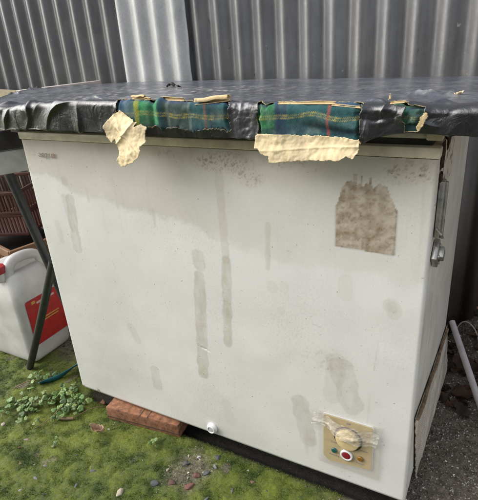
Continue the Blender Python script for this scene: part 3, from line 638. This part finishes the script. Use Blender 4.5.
md = vin.modifiers.new('s', 'SOLIDIFY'); md.thickness = .0007; md.offset = -1; md.material_offset = 1; md.material_offset_rim = 1

# tartan padding under the skin
xa = np.arange(.36, 1.04, .0013); sa = np.arange(-.075, .0501, .0013); A, S = np.meshgrid(xa, sa)
zt = ztop(A, 0*A+YF); dm = zt-RB-zbot(A); Sc = np.where(S > AB, AB+(S-AB)*(dm-.002)/(.05-AB), S); o_in, zz = prof(Sc, A, zt)
PT = np.stack([A, YF-o_in, zt+zz], -1); PT[..., 2] = ztop(A, YF-o_in)+zz
N2 = np.cross(np.gradient(PT, axis=1), np.gradient(PT, axis=0)); N2 /= np.linalg.norm(N2, axis=2)[..., None]
if N2[5, 5, 2] < 0: N2 = -N2
ti = ss(.000, .009, -tears(A, S))
fold = .0065*np.exp(-((A-.500-.02*S)/.010)**2)-.006*np.exp(-((A-.482)/.006)**2)+.003*np.exp(-((A-.43)/.02)**2)
q = (A-.80)*14; fold = fold+.005*np.exp(-((S-.012-.018*np.clip(q, -1, 1.2))/.010)**2)*ss(.77, .81, A)*(A < .90)-.004*np.exp(-((S-.030-.010*np.clip(q, -1, 1))/.006)**2)*ss(.77, .81, A)*(A < .90)
dd2 = -.0035+ti*(.0065+.0030*fbm(A*28, S*28, 3, 11.)+fold); dd2 = dd2-.004*ss(.99, 1.01, A); PT = PT+N2*dd2[..., None]
# weave colours
Aw = A+.003*fbm(A*20, S*20, 2, 1.); Sw = S+.004*fbm(A*14, S*14, 2, 2.)+.009*np.exp(-((A-.815)/.03)**2)*1.0
def stripe(v, c, w, soft=.0012): return 1-ss(w/2-soft, w/2+soft, np.abs(v-c))
tc_ = np.tile(np.array([.012, .070, .075]), A.shape+(1,))
for c, w, k in [(.445, .012, (.30, .34, .04)), (.475, .050, (.02, .20, .065)), (.54, .060, (.030, .050, .040)), (.41, .030, (.018, .06, .12)), (.728, .034, (.02, .15, .045)), (.757, .020, (.012, .035, .07)), (.69, .04, (.02, .15, .06)), (.95, .03, (.02, .17, .08)), (.98, .03, (.01, .06, .04)), (.615, .02, (.012, .045, .055))]:
    tc_ = mix(tc_, k, stripe(Aw, c, w, .002)*.85)
for c, w, k in [(-.006, .012, (.012, .035, .11)), (.040, .012, (.012, .035, .055)), (-.030, .01, (.02, .12, .05))]: tc_ = mix(tc_, k, stripe(Sw, c, w, .002)*.6)
tw = np.sin((A*1.0+S*1.0)*2*PI/.0036); tc_ = tc_*(1+.35*np.sin((A+S)*2*PI/.0038))[..., None]
for cs in (.0165, .0205): tc_ = mix(tc_, (.40, .34, .07), stripe(Sw, cs, .0028, .0007)*ss(-.3, .3, tw)*np.clip(.75+.6*fbm(A*50, S*50, 2, 8.), 0, 1))
for cx, k_ in ((.604, .40), (.842, .72)): tc_ = mix(tc_, (.40, .06, .03), stripe(Aw, cx, .0050, .0012)*k_*(.7+.3*tw))
for cx in (.57, .52): tc_ = mix(tc_, (.16, .20, .17), stripe(Aw, cx, .006, .002)*.5)
tc_ = mix(tc_, (.16, .22, .20), np.clip(ss(.0, .6, fbm(A*30, S*30, 4, 31.))*.45, 0, 1)); tc_ = mix(tc_, (.035, .035, .03), np.clip(ss(.1, .6, fbm(A*16, S*24, 4, 36.))*.55, 0, 1))
o = mesh_obj('tartan_lining', PT.reshape(-1, 3), grid_faces(*A.shape), M_tartan, cov, col=tc_.reshape(-1, 3)); cpart(o)
# board core that fills the cover
bm = bmesh.new(); add_box(bm, (.52, .25, .9185), (.96, .48, .003)); cpart(bm_obj('board_core', bm, M_darkwood, cov))

for k, (dx_, dy_, sz_, lb_) in enumerate([(.255, .33, .012, 'small dark curled vinyl scrap near the back of the cover'), (.30, .30, .007, 'tiny dark scrap beside the larger one on the cover'), (1.02, .10, .007, 'small yellowish scrap beside the wet blister at the right of the cover'), (.60, .02, .005, 'tiny dark crumb on the cover behind the rolled edge')]):
    V_, F_ = [], []
    for i_ in range(9):
        for j_ in range(7):
            u_, v_ = i_/8-.5, j_/6-.5; V_.append((u_*sz_*2, v_*sz_*1.4, .35*sz_*math.cos(u_*5+k)+.25*sz_*math.sin(v_*7+k*2)+.4*sz_))
    for i_ in range(8):
        for j_ in range(6): F_.append((i_*7+j_, i_*7+j_+1, (i_+1)*7+j_+1, (i_+1)*7+j_))
    sc_ = mesh_obj('vinyl_scrap', V_, F_, M_flap if k == 2 else M_darkwood); md_ = sc_.modifiers.new('s', 'SOLIDIFY'); md_.thickness = .0007
    sc_.location = (dx_, dy_, float(ztop(dx_, dy_))+.002); sc_.rotation_euler = (0, 0, k*1.3); tag(sc_, lb_, 'scrap')
# torn flaps of backing
def pip(px, pz, poly):
    ins = np.zeros(px.shape, bool); n = len(poly); j = n-1
    for i in range(n):
        xi, zi = poly[i]; xj, zj = poly[j]
        c = ((zi > pz) != (zj > pz)) & (px < (xj-xi)*(pz-zi)/(zj-zi+1e-12)+xi); ins ^= c; j = i
    return ins
def flap(name, poly, y, bulge, seed, mat, step=.0011, label=None, parent=cov, creases=()):
    xs_ = [p[0] for p in poly]; zs_ = [p[1] for p in poly]; gx, gz = np.meshgrid(np.arange(min(xs_)-.004, max(xs_)+.004, step), np.arange(min(zs_)-.004, max(zs_)+.004, step))
    jx = .0022*fbm(gx*90, gz*90, 3, seed); jz = .0022*fbm(gx*90, gz*90, 3, seed+5); m = pip(gx+jx, gz+jz, poly); zt_ = max(zs_)
    yy = y+bulge(gx, gz)+.0035*fbm(gx*32, gz*32, 3, seed)+.0010*fbm(gx*120, gz*120, 2, seed+2)
    for (x0, z0, ang, amp, wd) in creases:
        dlt = (gx-x0)*math.sin(ang)-(gz-z0)*math.cos(ang); yy = yy-amp*np.exp(-np.abs(dlt)/wd)
    k = m[:-1, :-1] & m[1:, 1:] & m[1:, :-1] & m[:-1, 1:]
    V, F, _ = compact(np.stack([gx, yy, gz], -1).reshape(-1, 3), grid_faces(*gx.shape, k))
    o = mesh_obj(name, V, F, mat, parent); md = o.modifiers.new('s', 'SOLIDIFY'); md.thickness = .0007; md.offset = 0
    if label: o['label'] = label
    return cpart(o) if parent == cov else o
flap('torn_flap', [(.385, .926), (.404, .935), (.434, .922), (.460, .914), (.452, .906), (.470, .912), (.483, .905), (.478, .893), (.480, .878), (.466, .868), (.468, .853), (.448, .838), (.425, .829), (.402, .822), (.392, .836), (.402, .851), (.398, .868), (.391, .879), (.381, .870), (.369, .884), (.364, .904), (.370, .913)], -.0765,
     lambda x, z: .006*np.sin((x-.36)*45)-.012*(1-ss(.83, .90, z))+.010*ss(.90, .93, z), 3., M_flap, creases=((.415, .885, .7, .006, .004), (.430, .870, 2.2, .005, .004), (.40, .90, -.6, .004, .003)), label='crumpled beige flap hanging at the left end of the torn opening')
flap('torn_flap', [(.712, .896), (.724, .899), (.80, .897), (.860, .897), (.897, .895), (.899, .877), (.890, .862), (.878, .866), (.862, .858), (.835, .857), (.80, .855), (.768, .852), (.742, .850), (.741, .861), (.726, .863), (.718, .872), (.709, .872)], -.068,
     lambda x, z: -.010*(1-ss(.850, .885, z))+.004*np.sin(x*40), 9., M_flap, creases=((.80, .875, .08, .0025, .003),), label='wide flat pale flap hanging below the right torn opening')
def curl(name, x0, x1, y0, z0, r, turns, seed, slope=0., yaw=0.):
    n = 34; m = 26; V = np.zeros((n, m, 3)); 
    for i in range(n):
        t = i/(n-1); x = x0+(x1-x0)*t; rr = r*(1+.25*float(perlin(t*2+seed, seed)))*(.75+.25*math.sin(PI*min(1, t*6+.3) if t < .12 else PI/2))
        tt = turns*(1+.25*float(perlin(t*2+seed, 9.)))
        for j in range(m):
            a = -.4+2*PI*tt*j/(m-1); q = rr*(1-.22*j/(m-1)); V[i, j] = (x+.006*float(perlin(j*.25, seed)), y0+yaw*t+q*math.sin(a)*1.0, z0+slope*t+rr-q*math.cos(a))
    o = mesh_obj(name, V.reshape(-1, 3), grid_faces(n, m), M_back, cov); md = o.modifiers.new('s', 'SOLIDIFY'); md.thickness = .0010; return cpart(o)
curl('curled_edge', .425, .458, -.042, .9530, .0046, .8, 1.); curl('curled_edge', .461, .474, -.046, .9520, .0030, .7, 2.); curl('curled_edge', .500, .553, -.046, .9515, .0040, .6, 3., -.002); curl('curled_edge', .586, .650, -.056, .9440, .0068, .85, 4., .005, .012)
curl('curled_edge', .752, .850, -.052, .9450, .0030, .45, 6.); curl('curled_edge', .846, .892, -.054, .9430, .0024, .45, 8., -.004)
curl('curled_edge', .937, .958, -.045, .9440, .0026, .4, 10., .002)
flap('torn_shred', [(.985, .930), (.994, .938), (.997, .930), (.990, .915), (.984, .905), (.980, .912)], -.064, lambda x, z: 0*x, 12., M_back); flap('torn_shred', [(.934, .950), (.937, .965), (.940, .952)], -.052, lambda x, z: 0*x, 13., M_back)

# ---------------------------------------------------------------- table left of the freezer
tb_ = thing('folding_table', 'dark folding table with pale side rail and bent black leg left of the freezer', 'table', (-.2, .35, 0)); TO = Vector((.2, -.35, 0))
def tp(o): o.location = Vector(o.location)+TO; return o
bm = bmesh.new(); pts = [(-.022, .02), (-.022, .70), (-.36, .70), (-.36, .45), (-.28, .30), (-.16, .13), (-.07, .03)]
vs = [bm.verts.new((x, y, .862)) for x, y in pts]; f = bm.faces.new(vs); r = bmesh.ops.extrude_face_region(bm, geom=[f]); bmesh.ops.translate(bm, vec=(0, 0, .022), verts=[v for v in r['geom'] if isinstance(v, bmesh.types.BMVert)]); bmesh.ops.recalc_face_normals(bm, faces=bm.faces)
tp(bm_obj('tabletop', bm, M_darkwood, tb_, smooth=False))
d = Vector((.215, .375, 0)); an = math.atan2(d.y, d.x); tp(box('rail', (-.128, .165, .7625), (.52, .020, .067), M_whitewood, tb_, rot=Matrix.Rotation(an, 3, 'Z'), bev=.004))
tp(box('apron', (-.118, .175, .826), (.50, .018, .056), M_darkwood, tb_, rot=Matrix.Rotation(an, 3, 'Z'), bev=.003))
tp(tube('leg', [(-.018, .022, .49), (-.052, .024, .432), (-.150, .030, .268), (-.311, .040, .005)], .0125, M_black, tb_))
tp(tube('leg', [(-.262, .10, .86), (-.226, .10, .722), (-.152, .10, .454), (-.110, .10, .30), (-.06, .12, .0)], .0145, M_black, tb_))
tp(tube('leg', [(-.30, .66, .86), (-.31, .66, .0)], .014, M_black, tb_))

# weathered board and pale batten against the wall
b = box('timber_board', (-.90, .715, .845), (.80, .035, .10), simple('mossy_timber', (.30, .25, .15), .85, .45, 14, .002), rot=Matrix.Rotation(R(3.0), 3, 'Y'), bev=.005); tag(b, 'mossy beige timber board against the iron wall behind the table', 'board')
b = box('wooden_batten', (-.425, .56, .918), (.022, .38, .020), simple('pale_batten', (.60, .52, .48), .7, .3, 30, .0006), rot=Matrix.Rotation(R(-4), 3, 'Z') @ Matrix.Rotation(R(-1.0), 3, 'X'), bev=.003); tag(b, 'thin pale batten lying along the back left edge of the black cover', 'batten')

# ---------------------------------------------------------------- brick under the freezer
bk = thing('brick', 'orange brick wedged under the left front of the freezer', 'brick', (.252, .03, .0), (0, 0, R(6.2)))
bm = bmesh.new(); add_box(bm, (0, 0, .0205), (.252, .105, .047), bev=.0025, seg=2)
bmesh.ops.subdivide_edges(bm, edges=bm.edges[:], cuts=3, use_grid_fill=True)
for v in bm.verts:
    v.co += Vector((mnoise.noise(v.co*60), mnoise.noise(v.co*60+Vector((5, 0, 0))), mnoise.noise(v.co*60+Vector((9, 0, 0)))))*.0012
bk1 = auto_smooth(bm_obj('brick_body', bm, M_brick, bk), 40)
m = NT('brick_front'); sep = m.n('ShaderNodeSeparateXYZ'); m.t.links.new(m.n('ShaderNodeNewGeometry').outputs['Normal'], sep.inputs[0])
for sx in (-.004, .022):
    box('saw_cut', (sx, -.002, .0437), (.0022, .103, .0012), M_ink, bk, bev=0)
box('groove', (.0, -.0532, .010), (.250, .0012, .0022), M_ink, bk, bev=0)
for k in range(5):
    pass

# ---------------------------------------------------------------- jerrycan
jc = thing('jerrycan', 'white plastic jerrycan with red label behind the bent black leg', 'jerrycan', (-.425, .152, 0))
def srect(hx, hy, r, n=10):
    out = []
    for (sx, sy, a0) in ((1, 1, 0), (-1, 1, PI/2), (-1, -1, PI), (1, -1, 1.5*PI)):
        for k in range(n): a = a0+PI/2*k/(n-1); out.append((sx*(hx-r)+r*math.cos(a), sy*(hy-r)+r*math.sin(a)))
    return out
rings = [(.0, .100, .075, .02), (.004, .112, .087, .026), (.014, .121, .094, .03), (.06, .123, .096, .032), (.16, .123, .096, .032), (.24, .123, .096, .032), (.268, .122, .095, .034), (.290, .119, .092, .036), (.310, .113, .087, .038), (.330, .104, .080, .038), (.346, .094, .070, .034), (.355, .080, .058, .03), (.356, .03, .02, .015)]
V = []; F = []; n = 40
for z, hx, hy, r in rings: V += [(x, y, z) for x, y in srect(hx, hy, r)]
for i in range(len(rings)-1):
    for k in range(n): F.append((i*n+k, i*n+(k+1) % n, (i+1)*n+(k+1) % n, (i+1)*n+k))
F.append(tuple(range(n-1, -1, -1))); F.append(tuple(range((len(rings)-1)*n, len(rings)*n)))
jb = mesh_obj('body', V, F, M_canp, jc); jb.modifiers.new('s', 'SUBSURF').levels = 1; jb.modifiers['s'].render_levels = 2
# handle: an arch along y near the +x side
hp = crom([(.060, -.056, .325), (.060, -.052, .365), (.060, -.034, .388), (.060, .0, .392), (.060, .040, .386), (.060, .068, .370), (.062, .076, .335), (.066, .072, .300)], 8)
hb = tube('handle', hp, [.0185]*len(hp), M_canp, jc, n=20); hb.scale = (1, 1, 1)
bm = bmesh.new(); add_box(bm, (.058, .010, .352), (.020, .12, .06), bev=.008, seg=3); auto_smooth(bm_obj('handle_web', bm, M_canp, jc))
cp_ = disc('cap', (.045, -.078, .375), .024, .026, M_redcap, jc, 'z', 36, .003); disc('neck', (.045, -.078, .350), .019, .04, M_canp, jc, 'z', 30, .002)
def lab(name, y0, y1, z0, z1, off, mat, tilt=0): return box(name, (.1232+off, (y0+y1)/2, (z0+z1)/2), (.0008, y1-y0, z1-z0), mat, jc, bev=0)
l0 = rrect_prism('label', [(-.070, .252), (.084, .252), (.084, .072), (-.070, .072)], -.0004, .0004, M_red, jc, .010); l0.rotation_euler = (0, 0, R(90)); l0.location = (.1238, 0, 0)
for (a, b_, c_, d_, mt) in [(-.045, -.030, .232, .243, M_print_y), (-.025, .055, .226, .234, M_print_w), (-.01, .06, .160, .1645, M_print_y), (-.01, .055, .150, .1545, M_print_y), ]: lab('label_print', a, b_, c_, d_, .0012, mt)

# ---------------------------------------------------------------- crates behind
cr = thing('woven_crate', 'orange-brown woven plastic crate behind the white jerrycan', 'crate', (-.80, .47, 0), (0, 0, R(-14)))
bm = bmesh.new()
add_box(bm, (0, -.15, .322), (.55, .016, .030), bev=.003); add_box(bm, (0, .15, .322), (.55, .016, .030), bev=.003); add_box(bm, (.275, 0, .322), (.016, .31, .030), bev=.003); add_box(bm, (-.275, 0, .322), (.016, .31, .030), bev=.003)
bm_obj('rim', bm, simple('brown_rim', (.20, .105, .05), .55, .3, 30), cr, smooth=False)
bm = bmesh.new()
for k in range(34): add_box(bm, (-.27+k*.0164, -.15, .15), (.006, .005, .31))
for k in range(19): add_box(bm, (0, -.150+(.003 if k % 2 else -.003), .015+k*.0160), (.545, .004, .006))
for k in range(18): add_box(bm, (.272, -.14+k*.0164, .15), (.005, .006, .31))
for k in range(19): add_box(bm, (.272, 0, .015+k*.0160), (.004, .30, .006))
bm_obj('weave', bm, M_wicker, cr, smooth=False)
bm = bmesh.new(); add_box(bm, (0, 0, .01), (.53, .29, .012)); add_box(bm, (0, .02, .14), (.52, .25, .24)); bm_obj('contents_sack', bm, M_darkwood, cr, smooth=False)
mc = thing('milk_crate', 'maroon slotted plastic crate stacked on the brown woven crate', 'crate', (-.83, .50, .339), (R(2), R(-3), R(16)))
def slotted(cx, cy, ln, ax_):
    bm = bmesh.new()
    for z in (.006, .090, .100, .185): 
        s = (ln, .008, .014) if ax_ == 'x' else (.008, ln, .014); add_box(bm, (cx, cy, z), s, bev=.001)
    n_ = int(ln/.017)
    for k in range(n_+1):
        o_ = -ln/2+k*ln/n_; c = (cx+o_, cy, .095) if ax_ == 'x' else (cx, cy+o_, .095); add_box(bm, c, (.0065, .005, .185) if ax_ == 'x' else (.005, .0065, .185))
    return auto_smooth(bm_obj('slotted_side', bm, M_maroon, mc))
slotted(0, -.15, .34, 'x'); slotted(0, .15, .34, 'x'); slotted(.17, 0, .30, 'y'); slotted(-.17, 0, .30, 'y'); box('bottom', (0, 0, .003), (.33, .29, .006), M_maroon, mc)
wc = thing('white_crate', 'pale slotted crate end showing behind the dark table leg', 'crate', (-.50, .62, .42), (0, R(8), R(10)))
bm = bmesh.new()
for k in range(7): add_box(bm, (-.06+k*.02, -.08, .07), (.008, .005, .11), bev=.001)
for z in (.012, .128): add_box(bm, (0, -.08, z), (.15, .010, .014), bev=.002)
add_box(bm, (0, .0, .006), (.15, .16, .008)); auto_smooth(bm_obj('slotted_end', bm, simple('pale_crate_plastic', (.45, .43, .40), .5, .2, 30), wc))
fz2 = box('shade_sheet', (-.52, .63, .21), (.34, .02, .42), M_darkwood, rot=Matrix.Rotation(R(-8), 3, 'X')); tag(fz2, 'dark sheet added behind the crates to deepen the shade', 'board')  # dark sheet, put in to darken the space behind the crates

# ---------------------------------------------------------------- weeds
M_wstem = simple('weed_stem', (.16, .19, .06), .6)
def weed(name, pts, label, seed, size=(.006, .0115), hgt=.02):
    rr = random.Random(seed); root = thing(name, label, 'weed', (pts[0][0], pts[0][1], 0)); o0 = Vector(root.location)
    V = []; F = []; C = []; SV = []; SF = []
    for (x, y, h) in pts:
        z0 = float(gh(x, y))+.003; r = rr.uniform(*size); tip = Vector((x, y, z0+h*rr.uniform(.5, 1.2))); nrm = Vector((rr.gauss(.1, .38), rr.gauss(-.15, .38), 1)).normalized()
        a = nrm.orthogonal().normalized(); b_ = nrm.cross(a); ph = rr.uniform(0, 6.28); n = 26; base = len(V); lobes = rr.choice((3, 4, 5))
        g_ = rr.uniform(.55, 1.35); yv = rr.uniform(.85, 1.3); c = (.115*g_*yv, .205*g_, .050*g_)
        V.append(tip-nrm*r*.12-o0); C.append(tuple(q*.8 for q in c))
        for kk in range(2):
            for k in range(n):
                t = 2*PI*k/n; rad = r*(1+.13*math.cos(lobes*t))*(1-.55*math.exp(-((t-PI)/.22)**2)); rad *= (.55 if kk == 0 else 1)
                V.append(tip+(a*math.cos(t+ph)+b_*math.sin(t+ph))*rad+nrm*(.10*r if kk == 0 else .02*r*math.cos(3*t))-o0); C.append(c)
        for k in range(n): F.append((base, base+1+k, base+1+(k+1) % n)); F.append((base+1+k, base+1+n+k, base+1+n+(k+1) % n, base+1+(k+1) % n))
        root_p = Vector((x+rr.uniform(-.012, .012), y+rr.uniform(-.01, .015), z0)); b0 = len(SV)
        for q, p in enumerate((root_p, (root_p+tip)/2+Vector((0, 0, .003)), tip)):
            for k in range(4): t = PI/2*k; SV.append(p+Vector((math.cos(t), math.sin(t), 0))*.0007-o0)
        for q in range(2):
            for k in range(4): SF.append((b0+q*4+k, b0+q*4+(k+1) % 4, b0+(q+1)*4+(k+1) % 4, b0+(q+1)*4+k))
    lo = mesh_obj('foliage', [tuple(v) for v in V], F, M_leaf, root, col=np.array(C)); md = lo.modifiers.new('s', 'SOLIDIFY'); md.thickness = .00025
    mesh_obj('stems', [tuple(v) for v in SV], SF, M_wstem, root); return root
rw = random.Random(3)

def cloud(cs, n, sp):
    out = []
    for (x, y) in cs:
        for k in range(n): out.append((x+rw.gauss(0, sp), y+rw.gauss(0, sp*.8), rw.uniform(.010, .028)))
    return out
weed('creeping_weed', cloud([(-.205, -.10), (-.19, -.13), (-.165, -.105), (-.13, -.12), (-.10, -.105), (-.12, -.065), (-.08, -.06), (-.145, -.14), (-.075, -.03)], 8, .020), 'large creeping round-leaved weed patch in front of the jerrycan', 1)
weed('creeping_weed', cloud([(-.02, -.03), (.0, -.05), (-.02, -.08), (.012, -.06), (.02, -.03)], 8, .014), 'compact round-leaved weed near the left corner of the freezer', 2)
weed('creeping_weed', cloud([(-.245, .012), (-.19, .035), (-.21, .01)], 5, .016), 'small weed growing at the foot of the bent black leg', 3)
weed('creeping_weed', cloud([(-.09, .005), (-.06, .02), (-.085, -.015)], 4, .012), 'weed sprig over the end of the teal strap', 4)
weed('creeping_weed', cloud([(.073, -.19)], 5, .006), 'tiny isolated bright sprig on the open moss', 5, (.004, .006))
weed('creeping_weed', cloud([(.335, -.062)], 5, .008), 'tiny sprig in front of the right end of the brick', 6, (.005, .008))
weed('creeping_weed', cloud([(-.05, -.145), (.0, -.12)], 4, .008), 'trailing weed shoot at the front of the leaf patches', 7, (.005, .008))
def twig(pts, r, label): o = tube('twig', crom([(x, y, float(gh(x, y))+z) for x, y, z in pts], 4), r, M_twig, n=7); return tag(o, label, 'twig')
twig([(-.045, -.17, .004), (-.02, -.12, .018), (-.03, -.06, .022), (-.02, -.02, .012)], .0013, 'thin dry stem arching through the two leaf patches')
twig([(.035, -.075, .006), (.06, -.035, .014), (.085, .0, .006)], .0011, 'short dry twig pointing at the freezer bottom corner')
twig([(-.015, -.105, .008), (.012, -.098, .010), (.035, -.085, .008)], .0048, 'thick brown broken stick at the front of the leaf patch')
twig([(-.27, -.06, .006), (-.24, -.02, .014), (-.21, .01, .008)], .0016, 'pale dry stem left of the black leg foot')

# teal strap
cl = crom([(-.205, -.012, .008), (-.165, .04, .010), (-.13, .10, .030), (-.10, .16, .05), (-.09, .22, .045), (-.04, .28, .02)], 8)
def ribbon(name, pts, w, mat, label=None, parent=None, roll=.7):
    V = []; F = []
    for i, p in enumerate(pts):
        d = (pts[min(i+1, len(pts)-1)]-pts[max(i-1, 0)]).normalized(); sd = d.cross(Vector((0, 0, 1))).normalized(); up_ = sd.cross(d); a = roll+.5*math.sin(i*.25)
        q = (sd*math.cos(a)+up_*math.sin(a))*w/2; V += [p-q, p+q*.1+up_*.002, p+q]
    for i in range(len(pts)-1):
        for k in range(2): F.append((i*3+k, i*3+k+1, (i+1)*3+k+1, (i+1)*3+k))
    o = mesh_obj(name, [tuple(v) for v in V], F, mat, parent); md = o.modifiers.new('s', 'SOLIDIFY'); md.thickness = .0012; return o
sp_ = thing('plastic_strap', 'folded teal plastic strap on the ground beside the black leg', 'strap', (-.13, .1, 0))
for off, rl_ in ((0, .6), (.013, 1.0)):
    pp = [Vector((p.x+.13+off*.4, p.y-.1-off*(i/len(cl)), p.z+off*(i/len(cl)))) for i, p in enumerate(cl)]; ribbon('strap_band', pp, .019, M_teal, parent=sp_, roll=rl_)

# ---------------------------------------------------------------- right-hand things
V = []; nu, nv = 120, 60
u, v = np.meshgrid(np.linspace(0, 1, nu), np.linspace(0, 1, nv))
yt = .012+u*.645; ztp = .295-u*.155-.01*np.sin(u*PI); yb = .125+u*.465; xb = 1.0160+u*.018
Yp = yt*(1-v)+yb*v; Zp = ztp*(1-v)+(.004+.012*u)*v; Xp = 1.0135*(1-v)+xb*v+.0006*np.sin(v*2*PI*9)+.0022*fbm(u*6, v*4, 3, 3.)
ps = thing('perforated_panel', 'stained perforated plastic panel leaning against the right side of the freezer', 'panel', (1.03, .3, 0))
o = mesh_obj('sheet', np.stack([Xp-1.03, Yp-.3, Zp], -1).reshape(-1, 3), grid_faces(nv, nu), M_perf, ps); md = o.modifiers.new('s', 'SOLIDIFY'); md.thickness = .0016
tube('stained_edge', [(1.0185-1.03+.004*math.sin(k*.9)*.3, yt[0, k*7]-.3, ztp[0, k*7]) for k in range(17)], .0040, simple('brown_stained_edge', (.26, .18, .11), .8, .8, 40, .001), ps, n=8)
pp = thing('plastic_pipe', 'grey-white plastic pipe leaning against the back right corner of the freezer', 'pipe', (1.16, .40, 0))
tube('pipe_length', [(1.027-1.16, .665-.40, .150), (1.165-1.16, .375-.40, .012)], .0098, M_pvc, pp, n=20); ring_ = tube('socket_end', [(1.165-1.16, .375-.40, .012), (1.178-1.16, .348-.40, -.0005)], .0120, M_pvc, pp, n=20)
o = tube('thin_cable', crom([(1.03, .735, .06), (1.06, .73, .12), (1.10, .70, .11), (1.13, .62, .06), (1.16, .56, .02)], 8), .0022, simple('grey_cable', (.40, .38, .35), .5)); tag(o, 'thin grey cable looping behind the white pipe', 'cable')
o = rock('rubble_chunk', (1.085, .87), (.038, .026), (.66, .67, .70), 'white crumpled rubbish lump on the bank at the right edge', 'rubbish', seed=51); o.location.z += .012
dead_leaf((1.088, .80, .012), R(100), .07, .02, (.36, .17, .10), 'pinkish brown dead leaf under the white lump at the right edge', .3, R(10), 8)
o = twig([(.99, .93, .02), (1.02, .94, .025), (1.05, .93, .02)], .003, 'pale stick lying on the bank behind the freezer'); o.data.materials[0] = M_back
for (x, z) in ((1.045, .632), (1.003, .640)):
    pass

# ---------------------------------------------------------------- camera, light
cam = bpy.data.cameras.new('camera'); co = bpy.data.objects.new('camera', cam); COL.objects.link(co); SC.camera = co
co.location = (1.10126, -.83509, 1.05813); co.rotation_euler = (1.152040, .0674645, .4901349); cam.lens = 36*484.117/500; cam.sensor_width = 36; cam.clip_start = .01; cam.clip_end = 200
cam.dof.use_dof = False
sun = bpy.data.lights.new('sun', 'SUN'); sun.energy = 1.5; sun.angle = R(75); sun.color = (1, .955, .885); so = bpy.data.objects.new('sun', sun); COL.objects.link(so)
sd = Vector((-.80, -.42, .72)).normalized(); so.rotation_euler = sd.to_track_quat('Z', 'Y').to_euler(); so.location = sd*5
wd_ = bpy.data.worlds.new('World'); SC.world = wd_; wd_.use_nodes = True; nt = wd_.node_tree; bg = nt.nodes['Background']; sk = nt.nodes.new('ShaderNodeTexSky'); sk.sky_type = 'NISHITA'; sk.sun_disc = False
sk.sun_elevation = math.asin(sd.z); sk.sun_rotation = math.atan2(sd.x, sd.y); sk.air_density = 1.0; sk.dust_density = 2.0; sk.ozone_density = .5
hs_ = nt.nodes.new('ShaderNodeHueSaturation'); hs_.inputs['Saturation'].default_value = .30; nt.links.new(sk.outputs[0], hs_.inputs['Color']); nt.links.new(hs_.outputs[0], bg.inputs[0]); bg.inputs[1].default_value = .15
vs_ = SC.view_settings; vs_.view_transform = 'Standard'; vs_.look = 'None'; vs_.gamma = 1; vs_.use_curve_mapping = False; vs_.exposure = 1.18
